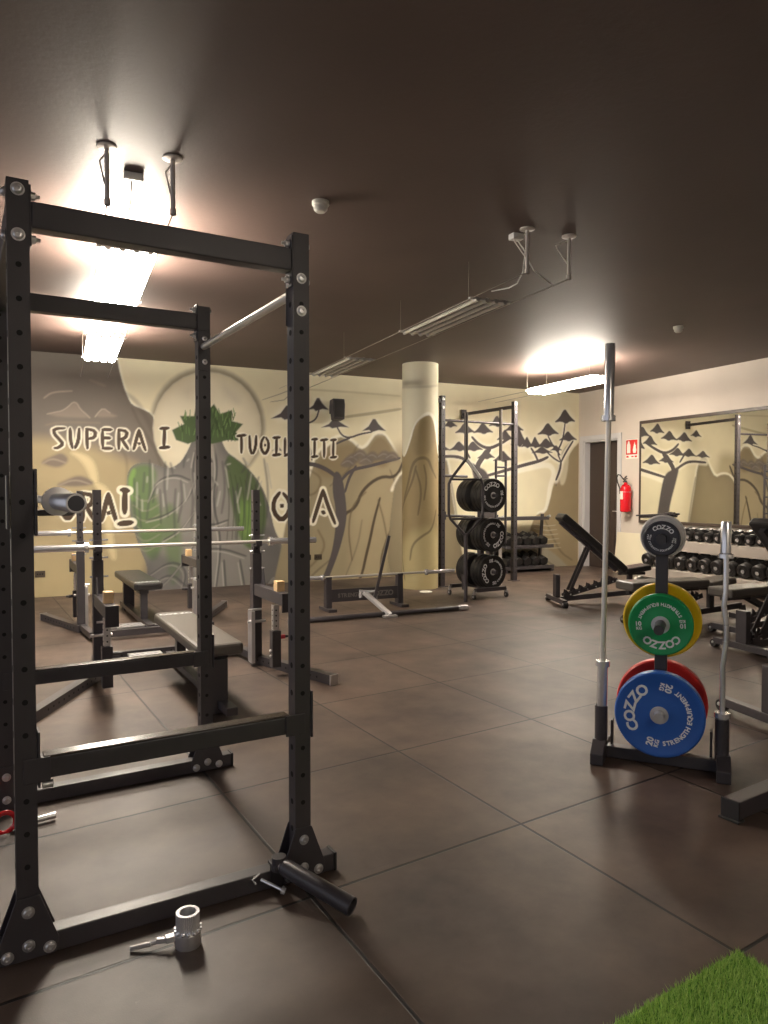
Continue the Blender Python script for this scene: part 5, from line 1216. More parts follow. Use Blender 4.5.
for y in (0, D_):
    b = MB(); b.box((W_ / 2 + 0.0, y, 0.0335), (W_ + 0.25, 0.06, 0.063)); b.build('foot_beam', M['black'], rack, bevel=0.004)
    for x in (-0.13, W_ + 0.13):
        b = MB(); b.box((x, y, 0.034), (0.012, 0.066, 0.068)); b.build('end_cap', M['rubber'], rack, bevel=0.003)
    for x in (0, W_):
        b = MB(); b.prism([(-0.032, 0.195), (0.032, 0.195), (0.085, 0.05), (0.075, 0.004), (-0.075, 0.004), (-0.085, 0.05)], 0.006, Matrix.Translation((x, y - 0.034, 0)) @ Matrix.Rotation(R(90), 4, 'X'))
        g = b.build('gusset_plate', M['black'], rack, bevel=0.002)
        for bx, bz in ((0, 0.150), (0.0, 0.048), (-0.058, 0.028), (0.058, 0.028)):
            hexbolt(g, (x + bx, y - 0.037, bz), (0, -1, 0), 0.0145)
        b = MB(); b.prism([(-0.032, 0.195), (0.032, 0.195), (0.085, 0.05), (0.075, 0.004), (-0.075, 0.004), (-0.085, 0.05)], 0.006, Matrix.Translation((x, y + 0.034, 0)) @ Matrix.Rotation(R(90), 4, 'X'))
        b.build('gusset_plate', M['black'], rack, bevel=0.002)
    tz = 2.238 if y == 0 else 2.258
    b = MB(); b.box((W_ / 2, y, tz), (W_ - 0.072, 0.06, 0.078)); b.build('top_beam', M['black'], rack, bevel=0.004)
    for x, s in ((0.033, 1), (W_ - 0.033, -1)):
        b = MB(); b.box((x, y, tz - 0.003), (0.006, 0.06, 0.18)); fl = b.build('flange', M['black'], rack, bevel=0.002)
        for z in (tz + 0.062, tz - 0.066):
            hexbolt(fl, (x + s * 0.003, y, z), (s, 0, 0), 0.012, 'nut', dome=False)
            hexbolt(fl, (x - s * 0.066, y, z), (-s, 0, 0), 0.0125)
# side beam over the back posts and pull-up bar over the front posts
b = MB(); b.box((0, D_ / 2, 2.238), (0.06, D_ - 0.062, 0.075)); b.build('side_beam', M['black'], rack, bevel=0.004)
for z in (2.304, 2.172):
    hexbolt(rack, (0, -0.03, z), (0, -1, 0), 0.0155)
b = MB(); b.cyl((W_ - 0.005, 0.034, 2.135), (W_ - 0.005, D_ - 0.034, 2.135), 0.0165, seg=24); b.build('pull_up_bar', M['satin'], rack)
for y, s in ((0.034, 1), (D_ - 0.034, -1)):
    b = MB(); b.box((W_ - 0.005, y, 2.115), (0.056, 0.007, 0.20)); b.build('bar_bracket', M['black'], rack, bevel=0.002)
for y in (0, D_):
    for z in (2.175, 2.06):
        hexbolt(rack, (W_, y - 0.03, z), (0, -1, 0), 0.0150)
# flip-down safeties
for y in (0, D_):
    b = MB(); b.box((W_ / 2, y, 0.575), (W_ - 0.08, 0.058, 0.062)); sf = b.build('safety_arm', M['black'], rack, bevel=0.003)
    b = MB(); b.box((W_ / 2, y, 0.609), (W_ - 0.10, 0.05, 0.007)); b.build('liner', M['liner'], sf, bevel=0.002)
    for x, s in ((0.036, 1), (W_ + 0.036, 1)):
        b = MB(); b.box((x, y, 0.605), (0.007, 0.07, 0.17)); b.build('hook_plate', M['black'], sf, bevel=0.002)
    for x in (0.03, W_ - 0.03):
        b = MB(); b.box((x, y - 0.034, 0.575), (0.075, 0.006, 0.075)); b.build('saddle', M['black'], sf, bevel=0.002)
    b = MB(); b.cyl((0.045, y - 0.02, 0.524), (0.075, y - 0.02, 0.524), 0.012, seg=14); b.build('lock_pin', M['steel'], sf)
# J-cups
for y in (0, D_):
    b = MB(); b.box((0.037, y, 1.385), (0.008, 0.072, 0.20)); b.box((-0.037, y, 1.385), (0.008, 0.072, 0.16)); b.box((0.085, y, 1.352), (0.10, 0.05, 0.018)); b.box((0.137, y, 1.372), (0.012, 0.05, 0.055))
    b.build('j_cup', M['black'], rack, bevel=0.002)
# landmine tube bolted to the front foot
b = MB(); b.box((W_ - 0.105, -0.045, 0.092), (0.05, 0.07, 0.012)); b.box((W_ - 0.105, -0.034, 0.05), (0.05, 0.006, 0.09)); b.cyl((W_ - 0.105, -0.055, 0.075), (W_ - 0.105, -0.055, 0.125), 0.026, seg=20)
lm = b.build('pivot_mount', M['black'], rack, bevel=0.002)
hexbolt(lm, (W_ - 0.105, -0.082, 0.098), (0, -1, 0), 0.012)
b = MB(); q = (Vector((W_ + 0.045, -0.325, 0.034)) - Vector((W_ - 0.09, -0.09, 0.092))).normalized().to_track_quat('Z', 'Y').to_matrix().to_4x4()
Lm = (Vector((W_ + 0.045, -0.325, 0.034)) - Vector((W_ - 0.09, -0.09, 0.092))).length
b.lathe([(0, -0.02), (0.022, -0.018), (0.030, 0), (0.031, Lm), (0.029, Lm + 0.002), (0.026, Lm), (0.026, 0.04), (0, 0.04)], 32, Matrix.Translation((W_ - 0.09, -0.09, 0.092)) @ q)
b.build('landmine_tube', M['black'], rack)
b = MB(); b.cyl((W_ - 0.17, -0.05, 0.055), (W_ - 0.11, -0.11, 0.028), 0.0055, seg=10); b.cyl((W_ - 0.115, -0.106, 0.03), (W_ - 0.105, -0.116, 0.026), 0.014, 0.012, seg=14); b.tube([(W_ - 0.17, -0.036, 0.07), (W_ - 0.20, -0.045, 0.06), (W_ - 0.19, -0.05, 0.045)], 0.004, 8)
b.build('spring_pin', M['chrome'], rack)

make_barbell('chrome barbell racked in the big power rack, one sleeve pointing at the viewer', (0.247, 1.93, 1.388), (0, 1, 0), logo=True, mats=(M['satin'], M['steel']), collar_r=0.042)

# steel collar on the floor
cl = thing('barbell_collar', 'small chrome screw collar with a lever standing on the floor before the rack', 'collar', (0.595, 2.235, 0))
b = MB(); b.lathe([(0.026, 0.0), (0.040, 0.0), (0.041, 0.012), (0.040, 0.042), (0.036, 0.046), (0.036, 0.05), (0.026, 0.05), (0.026, 0.0)], 40); b.build('base', M['steel'], cl)
b = MB(); n = 36; pr = []
for i in range(n * 2):
    rr_ = 0.0365 if i % 2 else 0.0345
    pr.append((rr_ * math.cos(PI * i / n), rr_ * math.sin(PI * i / n)))
ib = [(0.0255 * math.cos(PI * i / n), 0.0255 * math.sin(PI * i / n)) for i in range(n * 2)]
for k in range(n * 2):
    j = (k + 1) % (n * 2)
    b._faces([(*pr[k], 0.05), (*pr[j], 0.05), (*pr[j], 0.104), (*pr[k], 0.104), (*ib[k], 0.05), (*ib[j], 0.05), (*ib[j], 0.104), (*ib[k], 0.104)], [(0, 1, 2, 3), (3, 2, 6, 7), (5, 4, 7, 6)])
b.build('knurled_ring', M['chrome'], cl, fix=False)
b = MB()
for i in range(14):
    a = 2 * PI * i / 14; b.cyl((0.039 * math.cos(a), 0.039 * math.sin(a), 0.046), (0.039 * math.cos(a), 0.039 * math.sin(a), 0.054), 0.005, seg=8)
b.build('bearing_ring', M['chrome'], cl)
b = MB(); b.box((-0.052, 0.010, 0.03), (0.03, 0.024, 0.018)); b.box((-0.075, 0.018, 0.026), (0.035, 0.012, 0.016), (0, 0, R(-20))); b.tube([(-0.06, 0.012, 0.03), (-0.085, 0.022, 0.024), (-0.105, 0.03, 0.018)], 0.0065, 10); b.tube([(-0.105, 0.03, 0.018), (-0.165, 0.052, 0.010)], 0.0075, 10); b.build('lever', M['chrome'], cl, bevel=0.002)

# locking pin with a red grip
pn = thing('safety_pin', 'steel locking pin with a red ring handle beside the left rack post', 'pin', (0.235, 3.37, 0.02), R(8))
b = MB(); b.cyl((-0.06, 0, 0.0), (0.10, 0, 0.0), 0.0135, seg=18); b.build('rod', M['chrome'], pn)
b = MB(); b.tube([(-0.098 + 0.042 * math.cos(R(a)), 0, 0.022 + 0.042 * math.sin(R(a))) for a in range(0, 360, 20)], 0.010, 10, closed=True); b.build('ring_handle', M['fire_red'], pn)

# ================================================================== THE PLATE TREE WITH COLOURED PLATES
KA = R(-54)
KX = Vector((math.cos(KA), math.sin(KA), 0)); KY = Vector((-math.sin(KA), math.cos(KA), 0)); KO = Vector((3.124, 2.500, 0))
def KP(x, y, z): return KO + KX * x + KY * y + Vector((0, 0, z))
tr = thing('plate_tree', 'black upright plate tree holding the coloured plates', 'plate rack', KO, KA)
b = MB(); b.box((0, 0, 0.655), (0.06, 0.06, 1.19)); b.build('post', M['black'], tr, bevel=0.004)
b = MB(); b.box((0, 0, 0.035), (0.56, 0.065, 0.06)); b.build('base_beam', M['black'], tr, bevel=0.004)
for s in (-1, 1):
    x = s * 0.298
    b = MB(); b.prism([(-0.17, 0.002), (0.17, 0.002), (0.17, 0.058), (0.05, 0.075), (-0.03, 0.108), (-0.075, 0.108), (-0.17, 0.06)], 0.066, Matrix.Translation((x, 0, 0)) @ Matrix.Rotation(R(90), 4, 'Z') @ Matrix.Rotation(R(90), 4, 'X')); b.build('foot', M['black'], tr, bevel=0.004)
    b = MB(); b.lathe([(0.030, 0.085), (0.033, 0.085), (0.033, 0.285), (0.029, 0.285), (0.028, 0.12), (0, 0.12)], 28, Matrix.Translation((s * 0.290, -0.05, 0))); b.build('bar_holder', M['black'], tr)
    b = MB(); b.box((s * 0.242, 0.03, 0.13), (0.012, 0.05, 0.13)); b.build('side_tab', M['black'], tr, bevel=0.003)
for z, lf, lb in ((0.286, 0.17, 0.22), (0.740, 0.25, 0.22), (1.175, 0.115, 0.2)):
    b = MB(); b.cyl((0, -0.03, z), (0, -lf, z), 0.0245 if z != 0.757 else 0.022, seg=24); b.build('peg', M['black'] if z > 0.5 else M['steel'], tr)
    b = MB(); b.cyl((0, 0.03, z), (0, lb, z), 0.0245, seg=24); b.build('peg', M['black'], tr)
hz = 0.0
make_plate('big blue 20 kg plate at the front bottom of the plate tree', KP(0, -0.085, 0.286), KA, 0.432, 0.068, M['blue'], M['letter'], 77, '20')
make_plate('big red plate behind the blue one on the plate tree', KP(0, 0.125, 0.292), KA, 0.455, 0.060, M['red'], M['letter'], 10, '25', text=False)
make_plate('green 10 kg plate in the middle of the plate tree', KP(0, -0.070, 0.740), KA, 0.312, 0.048, M['green'], M['letter'], 185, '10')
make_plate('yellow plate behind the green one on the plate tree', KP(0, 0.068, 0.742), KA, 0.388, 0.055, M['yellow'], M['letter'], 30, '15', text=False)
make_plate('small dark plate on top of the plate tree', KP(0, -0.058, 1.175), KA, 0.180, 0.030, M['slate'], M['letter'], -8, '1.25' if False else '2.5', texts='full', ringm=M['slate'])
make_plate('light grey plate behind the small dark plate at the tree top', KP(0.0, 0.058, 1.180), KA, 0.226, 0.034, M['greyplate'], M['letter'], 0, '5', text=False)
make_barbell('long straight chrome barbell standing in the plate tree, left of the plates', KP(-0.290, -0.05, 0.123), (KX * 0.014 + KY * 0.0 + Vector((0, 0, 1))), L=2.06, sleeve_r=0.027, sleeve=0.40)
# short curl bar
cb = thing('curl_bar', 'short bent chrome curl bar standing in the plate tree, right of the plates', 'barbell', KP(0.290, -0.05, 0.122))
b = MB()
def kk(v, z): return (KX.x * v, KX.y * v, z)
b.tube([kk(0, 0.195), kk(0, 0.34), kk(-0.002, 0.43), kk(0.011, 0.54), kk(0.011, 0.64), kk(0.0, 0.73), kk(0.008, 0.80), kk(0.008, 0.97)], 0.0135, 16); b.build('shaft', M['chrome'], cb)
b = MB(); b.lathe([(0, 0), (0.025, 0), (0.025, 0.17), (0.037, 0.17), (0.037, 0.195), (0.0135, 0.195)], 28); b.build('sleeve', M['chrome'], cb)
b = MB(); b.lathe([(0.0135, 0.965), (0.036, 0.965), (0.036, 0.985), (0.025, 0.99), (0.0255, 1.142), (0.023, 1.146), (0, 1.146)], 28, Matrix.Translation(kk(0.006, 0))); b.build('sleeve', M['chrome'], cb)
b = MB(); b.tube([kk(0.012, 0.55), kk(0.012, 0.63)], 0.0145, 16); b.build('knurled_grip', M['steel'], cb)

# ================================================================== BENCHES
def make_bench(label, loc, rz, incline, post=True, L=1.42, name='weight_bench', backlen=0.86, hinge=0.86, padm='vinyl', footw=0.62, hz=0.39):
    t = thing(name, label, 'bench', loc, rz)
    b = MB(); b.box((0, 0, 0.065), (0.06, footw, 0.055)); b.build('front_foot', M['black'], t, bevel=0.004)
    for y in (-footw / 2, footw / 2):
        b = MB(); b.cyl((-0.028, y, 0.036), (0.028, y, 0.036), 0.036, seg=22); w = b.build('wheel', M['rubber'], t, bevel=0.003)
        hexbolt(w, (-0.030, y, 0.045), (-1, 0, 0), 0.010)
    if post:
        b = MB(); b.box((0.0, 0.0, 0.235), (0.055, 0.115, 0.285)); b.build('post', M['black'], t, bevel=0.006)
    b = MB(); b.bar((0.03, 0, 0.065), (L - 0.10, 0, 0.165), 0.055, 0.06); b.build('spine', M['black'], t, bevel=0.003)
    b = MB(); b.box((L - 0.06, 0, 0.03), (0.055, 0.36, 0.055)); b.bar((L - 0.06, 0, 0.04), (L - 0.08, 0, 0.17), 0.05, 0.05); b.build('rear_foot', M['black'], t, bevel=0.003)
    b = MB(); b.bar((hinge + 0.13, 0, 0.14), (hinge + 0.13, 0, hz - 0.015), 0.055, 0.06); b.bar((hinge - 0.02, 0, hz - 0.015), (hinge + 0.33, 0, hz - 0.015), 0.05, 0.035); b.build('seat_post', M['black'], t, bevel=0.003)
    # toothed ladder
    b = MB()
    for y in (-0.03, 0.03):
        b.bar((0.08, y, 0.105), (0.78, y, 0.30), 0.008, 0.05)
        for i in range(7):
            f_ = i / 6
            b.prism([(-0.022, 0), (0.022, 0), (0.012, 0.035), (-0.012, 0.05)], 0.008, Matrix.Translation((0.12 + 0.58 * f_, y, 0.135 + 0.162 * f_)) @ Matrix.Rotation(R(90), 4, 'X'))
    lad = b.build('ladder', M['black'], t)
    for i in range(6):
        hexbolt(lad, (0.17 + 0.55 * i / 5, -0.034, 0.125 + 0.155 * i / 5), (0, -1, 0), 0.007)
    a = R(incline)
    hx, hz_ = hinge, hz
    dx, dz = -math.cos(a), math.sin(a)
    nx, nz = math.sin(a), math.cos(a)
    cx, cz = hx + dx * backlen / 2 + nx * 0.0, hz_ + dz * backlen / 2
    b = MB(); b.box((cx + nx * 0.048, 0, cz + nz * 0.048), (backlen, 0.29, 0.09), (0, a, 0)); b.build('back_pad', M[padm], t, bevel=0.022)
    b = MB(); b.box((cx - nx * 0.015, 0, cz - nz * 0.015), (backlen * 0.9, 0.06, 0.04), (0, a, 0)); b.build('back_rail', M['black'], t, bevel=0.003)
    fx = hx + dx * backlen * (0.50 if incline > 15 else 0.62); fz = hz_ + dz * backlen * 0.50
    gx = 0.16 if incline > 15 else 0.44
    gz = 0.15 + 0.28 * (gx - 0.12)
    b = MB()
    for y in (-0.045, 0.045): b.bar((fx - nx * 0.02, y, fz - nz * 0.02), (gx, y, gz + 0.01), 0.012, 0.04)
    b.build('support_strut', M['black'], t)
    sa = R(-8)
    b = MB(); b.box((hinge + 0.19, 0, hz + 0.045), (0.34, 0.28, 0.07), (0, sa, 0)); b.build('seat_pad', M[padm], t, bevel=0.02)
    return t
make_bench('black incline bench with raised backrest standing near the doorway', (6.41, 6.70, 0), R(-24), 40, backlen=1.06, hinge=0.82)
make_bench('black incline bench at the right edge before the dumbbells', (5.86, 3.84, 0), R(-10), 47, backlen=1.0)
make_bench('black bench at the right edge with only its foot in view, nearest one', (4.14, 2.52, 0), R(-14), 0, hinge=1.50, L=2.0, footw=0.80)
make_bench('flat dark bench standing behind the plate tree', (6.08, 5.14, 0), R(-12), 0, post=False, footw=0.5, padm='pad', backlen=0.98, hinge=0.78, L=1.42)
make_bench('flat bench with a grey pad by the dumbbell rack', (6.50, 4.36, 0), R(-6), 0, post=False, footw=0.5, padm='pad', backlen=0.98, hinge=0.78, L=1.42)

# rack foot at the right edge, front
rf = thing('squat_stand', 'black stand cut by the right edge, its foot pointing into the room', 'rack', (3.25, 1.93, 0), R(3))
b = MB(); b.box((-0.005, 0, 0.05), (0.80, 0.078, 0.076)); b.build('foot_beam', M['black'], rf, bevel=0.004)
b = MB(); b.box((-0.408, 0, 0.05), (0.012, 0.084, 0.084)); b.box((-0.40, 0, 0.006), (0.05, 0.094, 0.010)); b.build('end_cap', M['rubber'], rf, bevel=0.003)
b = MB(); b.box((0.015, 0, 0.50), (0.06, 0.06, 0.83)); b.build('upright', M['black'], rf, bevel=0.004)
hexbolt(rf, (-0.035, 0.0, 0.088), (0, 0, 1), 0.012)

# ================================================================== BENCH PRESS RACKS (middle left)
def make_combo(label, loc, rz, hb=1.0, padmat=None, redknob=True):
    t = thing('bench_press_rack', label, 'bench press rack', loc, rz)
    for s in (-1, 1):
        x = s * 0.605
        fx0, fy0, fx1, fy1 = (x, 0.12, 0.90 if s > 0 else -1.10, -0.86 if s > 0 else -0.80)
        b = MB(); b.bar((fx0, fy0, 0.037), (fx1, fy1, 0.037), 0.07, 0.07); 
        d = Vector((fx1 - fx0, fy1 - fy0, 0)).normalized(); n_ = Vector((-d.y, d.x, 0))
        for k in range(11):
            q = Vector((fx0, fy0, 0.037)) + d * (0.12 + 0.075 * k)
            b.cyl(q - n_ * 0.0357, q + n_ * 0.0357, 0.008, seg=10, m=1)
        b.build('foot_beam', [M['black'], M['hole']], t)
        b = MB(); b.box((fx1, fy1, 0.037), (0.074, 0.012, 0.074), Matrix.Rotation(math.atan2(d.y, d.x) + PI / 2, 3, 'Z')); b.build('end_cap', M['steel'], t)
        b = MB(); b.box((x, 0.03, 0.48), (0.075, 0.08, 0.86)); b.build('outer_upright', M['black'], t, bevel=0.004)
        up = upright(t, x, 0.03, 0.90, hb + 0.43, w=0.056, pitch=0.075, zs=0.05, name='inner_upright')
        # bar hook with chrome pins
        b = MB(); b.box((x, -0.03, hb - 0.02), (0.05, 0.06, 0.012)); b.box((x, -0.058, hb + 0.0), (0.05, 0.010, 0.04)); b.box((x, 0.0, hb + 0.01), (0.05, 0.012, 0.10)); b.build('bar_hook', M['black'], t, bevel=0.002)
        b = MB()
        for z in (hb + 0.06, hb - 0.07, hb - 0.21): b.cyl((x - 0.055, 0.03, z), (x + 0.075, 0.03, z), 0.007, seg=10)
        b.build('cross_pin', M['chrome'], t)
        # spotter arm with a wooden block
        b = MB(); b.box((x, -0.36, 0.62), (0.07, 0.66, 0.09)); b.box((x, -0.695, 0.60), (0.085, 0.012, 0.14)); arm = b.build('spotter_arm', M['black'], t, bevel=0.003)
        b = MB(); b.box((x, -0.52, 0.704), (0.062, 0.075, 0.078)); b.build('wooden_block', M['wood'], arm, bevel=0.004)
        b = MB(); b.prism([(-0.05, 0), (0.05, 0), (0.0, 0.14)], 0.008, Matrix.Translation((x + s * 0.02, -0.10, 0.655)) @ Matrix.Rotation(R(90), 4, 'X') @ Matrix.Rotation(R(90), 4, 'Y')); b.build('rest_plate', M['black'], arm)
        b = MB(); b.box((x, -0.43, 0.215), (0.07, 0.07, 0.28)); col_ = b.build('front_column', M['black'], t, bevel=0.004)
        b = MB(); b.box((x, -0.43, 0.455), (0.045, 0.045, 0.19))
        for z in (0.39, 0.43, 0.47, 0.51): b.cyl((x - 0.024, -0.43, z), (x + 0.024, -0.43, z), 0.006, seg=8, m=1); b.cyl((x, -0.4535, z), (x, -0.42, z), 0.006, seg=8, m=1)
        b.build('telescopic_tube', [M['steel'], M['hole']], t)
        b = MB(); b.cyl((x + 0.034, -0.43, 0.30), (x + 0.075, -0.43, 0.30), 0.016, seg=16); b.build('pull_knob', M['pink'] if (s > 0 and redknob) else M['black'], t)
        b = MB(); b.cyl((x + 0.075, -0.43, 0.30), (x + 0.10, -0.43, 0.30), 0.010, seg=12); b.build('knob_tip', M['black'], t)
        b = MB(); b.box((x - s * 0.055, -0.02, 0.24), (0.03, 0.10, 0.42)); b.cyl((x - s * 0.09, -0.03, 0.36), (x + s * 0.06, -0.03, 0.36), 0.012); b.cyl((x - s * 0.09, -0.05, 0.46), (x + s * 0.02, -0.05, 0.46), 0.009); b.build('jack_linkage', M['steel'], t, bevel=0.002)
        for z in (0.16, 0.20):
            hexbolt(t, (x - 0.036 * 1, -0.43, z), (-1, 0, 0), 0.009)
    b = MB(); b.box((0, 0.62, 0.06), (1.14, 0.06, 0.06)); 
    for k in range(14): b.cyl((-0.52 + 0.08 * k, 0.5894, 0.06), (-0.52 + 0.08 * k, 0.62, 0.06), 0.009, seg=10, m=1)
    b.build('rear_crossmember', [M['black'], M['hole']], t)
    for s in (-1, 1):
        b = MB(); b.bar((s * 0.56, 0.62, 0.055), (s * 0.60, 0.10, 0.055), 0.06, 0.06); b.build('side_member', M['black'], t, bevel=0.003)
    # spotter step
    b = MB(); b.box((0, 0.40, 0.05), (1.1, 0.10, 0.05)); b.build('step_frame', M['black'], t, bevel=0.003)
    for s in (-1, 1):
        b = MB(); b.box((s * 0.20, 0.40, 0.083), (0.26, 0.20, 0.012))
        for k in range(5): b.box((s * 0.20 - 0.10 + 0.05 * k, 0.40, 0.091), (0.012, 0.17, 0.006), (0, 0, R(20)))
        b.build('tread_plate', M['steel'], t)
    # bench pad and pedestal
    b = MB()
    w = 0.145
    b.prism([(-w, -1.24), (w, -1.24), (w + 0.005, -1.20), (w, 0.12), (w * 0.8, 0.17), (-w * 0.8, 0.17), (-w, 0.12), (-w - 0.005, -1.20)], 0.075, Matrix.Translation((-0.04, 0, 0.425))); pd = b.build('bench_pad', padmat, t, bevel=0.02)
    b = MB(); b.glyphs([(ch, -0.14 + 0.05 * i, 0.04, 0, 0.05) for i, ch in enumerate('COZZO')], Matrix.Translation((0, 0, 0.4632))); b.build('lettering', M['letter'], pd)
    b = MB(); b.box((0, -0.50, 0.365), (0.09, 1.2, 0.04)); b.box((-0.03, -1.10, 0.175), (0.12, 0.09, 0.345)); b.build('pedestal', M['black'], t, bevel=0.003)
    b = MB(); b.box((0, 0.06, 0.21), (0.07, 0.07, 0.29)); b.box((0, -0.44, 0.06), (0.07, 1.8, 0.05)); b.build('keel', M['black'], t, bevel=0.003)
    return t
make_combo('nearer bench press rack with wooden blocks on its arms', (1.47, 5.62, 0), R(-2), 0.995, M['pad'])
make_combo('farther bench press rack standing close to the mural wall', (1.64, 7.84, 0), R(178), 0.985, M['vinyl'], False)
make_barbell('steel barbell resting across the nearer bench press rack', (0.385, 5.642, 1.005), (1, -0.035, 0))
make_barbell('steel barbell resting across the farther bench press rack', (0.535, 7.872, 0.995), (1, -0.035, 0))

# ================================================================== DEADLIFT STAND AND BARS
st = thing('barbell_stand', 'low black floor stand with a lettered front panel holding a barbell', 'stand', (4.20, 7.66, 0), R(-5))
for s in (-1, 1):
    x = s * 0.47
    b = MB(); b.box((x, 0, 0.018), (0.10, 0.34, 0.034)); b.build('foot_plate', M['black'], st, bevel=0.003)
    b = MB(); b.prism([(-0.05, 0.034), (0.05, 0.034), (0.035, 0.36), (0.05, 0.40), (0.03, 0.40), (0.0, 0.365), (-0.03, 0.40), (-0.05, 0.40), (-0.035, 0.36)], 0.07, Matrix.Translation((x, 0, 0)) @ Matrix.Rotation(R(90), 4, 'X') @ Matrix.Rotation(R(90), 4, 'Y')); b.build('side_leg', M['black'], st, bevel=0.003)
b = MB(); b.box((0, -0.02, 0.175), (0.87, 0.03, 0.15)); pn_ = b.build('front_panel', M['black'], st, bevel=0.003)
b = MB(); b.glyphs([(ch, -0.34 + 0.042 * i, 0, 0, 0.048) for i, ch in enumerate('STRENGTH')] + [(ch, 0.09 + 0.062 * i, 0, 0, 0.065) for i, ch in enumerate('COZZO')], Matrix.Translation((0, -0.0362, 0.175)) @ Matrix.Rotation(R(90), 4, 'X')); b.build('lettering', M['greyprint'], pn_)
make_barbell('steel barbell lying on the low floor stand by the column', (3.27, 7.755, 0.392), (1, -0.087, 0))
make_barbell('long black bar with chrome ends lying on the floor before the low stand', (2.985, 7.10, 0.032), (1, -0.085, 0), mats=(M['black'], M['black']), shaft_r=0.028, sleeve_r=0.029, collar_r=0.030, name='floor_bar')
o = bpy.data.objects.get('floor_bar')
dv = Vector((1, -0.085, 0)).normalized()
b = MB(); b.cyl(dv * 2.08, dv * 2.21, 0.031, seg=20); b.cyl(dv * 2.11, dv * 2.17, 0.036, seg=20); b.build('chrome_end', M['chrome'], o)
b = MB(); b.cyl(dv * -0.01, dv * 0.03, 0.031, seg=20); b.build('chrome_end', M['chrome'], o)
jk = thing('deadlift_jack', 'small deadlift jack with steel foot and a long black lever', 'jack', (4.12, 7.02, 0), R(-12))
b = MB(); b.box((0.03, -0.07, 0.014), (0.16, 0.09, 0.026)); b.build('foot', M['steel'], jk, bevel=0.004)
b = MB(); b.bar((0.03, -0.07, 0.03), (-0.16, 0.30, 0.24), 0.06, 0.04); b.build('arm', M['steel'], jk, bevel=0.004)
b = MB(); b.cyl((-0.22, 0.30, 0.25), (-0.02, 0.25, 0.25), 0.018); b.cyl((-0.20, 0.30, 0.18), (-0.20, 0.30, 0.27), 0.022); b.cyl((-0.03, 0.25, 0.15), (-0.03, 0.25, 0.27), 0.018); b.build('cradle', M['chrome'], jk)
b = MB(); b.bar((-0.07, 0.22, 0.13), (0.11, 0.19, 0.90), 0.034, 0.034); b.build('lever', M['black'], jk, bevel=0.004)

# ================================================================== WALL RIG, TROLLEY, STANDING BARS (behind the column)
rg = thing('wall_rig', 'tall black wall mounted rig with pull-up bars behind the plate trolley', 'rack', (6.13, 8.80, 0))
GW_ = 1.38; GH = 2.81
for x in (0, GW_):
    p = upright(rg, x, 0, 0.01, GH, w=0.07, pitch=0.10)
    b = MB(); b.box((x, 0, 0.005), (0.14, 0.14, 0.010)); b.build('base_plate', M['black'], rg, bevel=0.002)
    if x == 0:
        b = MB(); b.box((-0.052, 0.0, 2.74), (0.034, 0.05, 0.07)); b.build('column_bracket', M['black'], rg, bevel=0.002)
    else:
        yw = (10.60 - 0.065 * (6.13 + x - 0.87)) - 8.80
        b = MB(); b.box((x, yw / 2 + 0.01, 2.73), (0.05, yw - 0.09, 0.05)); b.build('wall_arm', M['black'], rg, bevel=0.003)
        b = MB(); b.box((x, yw - 0.045, 2.73), (0.10, 0.02, 0.16)); b.build('wall_plate', M['black'], rg, bevel=0.002)
    for z in (2.76, 2.64): hexbolt(rg, (x, -0.035, z), (0, -1, 0), 0.016)
b = MB(); b.cyl((0, 0, 2.455), (GW_, 0, 2.455), 0.018, seg=18); b.build('pull_up_bar', M['black'], rg)
b = MB(); b.cyl((-0.12, 0, 1.06), (0.60, 0.0, 1.02), 0.02, seg=14); b.box((0.0, -0.042, 1.05), (0.09, 0.012, 0.12)); b.build('safety_bar', M['black'], rg)
b = MB(); b.cyl((0.035, 0, 1.64), (0.46, 0.0, 1.63), 0.02, seg=14); b.build('dip_bar', M['black'], rg)

tl = thing('plate_trolley', 'black wheeled plate trolley loaded with three rows of black bumper plates', 'plate rack', (6.06, 7.78, 0), 0)
b = MB(); b.box((0, 0, 0.75), (0.07, 0.07, 1.30)); b.build('post', M['black'], tl, bevel=0.004)
b = MB(); b.bar((-0.30, -0.27, 0.12), (0.20, -0.27, 0.12), 0.055, 0.05); b.bar((-0.30, 0.27, 0.12), (0.20, 0.27, 0.12), 0.055, 0.05); b.bar((0, -0.27, 0.12), (0, 0.27, 0.12), 0.055, 0.05); b.build('base_frame', M['black'], tl, bevel=0.003)
for x in (-0.32, 0.22):
    for y in (-0.27, 0.27):
        b = MB(); b.cyl((x - 0.012, y, 0.035), (x + 0.012, y, 0.035), 0.035, seg=20); w = b.build('caster', M['rubber'], tl)
        b = MB(); b.box((x, y, 0.075), (0.05, 0.035, 0.02)); b.cyl((x - 0.016, y, 0.035), (x + 0.016, y, 0.035), 0.014, seg=12); b.cyl((x, y, 0.08), (x, y, 0.125), 0.012, seg=12); b.build('fork', M['chrome'], w)
for z in (0.345, 0.835, 1.355):
    b = MB(); b.cyl((0, -0.34, z), (0, 0.34, z), 0.024, seg=20); b.build('peg', M['black'], tl)
for sx_, sy_ in ((-0.17, 0.0), (0.17, 0.05)):
    b = MB(); b.lathe([(0.030, 0.10), (0.034, 0.10), (0.034, 0.30), (0.030, 0.30), (0.03, 0.115), (0, 0.115)], 20, Matrix.Translation((sx_ * 1.6, 0.0, 0))); b.build('bar_holder', M['black'], tl)
rows = [(1.355, 12, 'top'), (0.835, 235, 'middle'), (0.345, 100, 'bottom')]
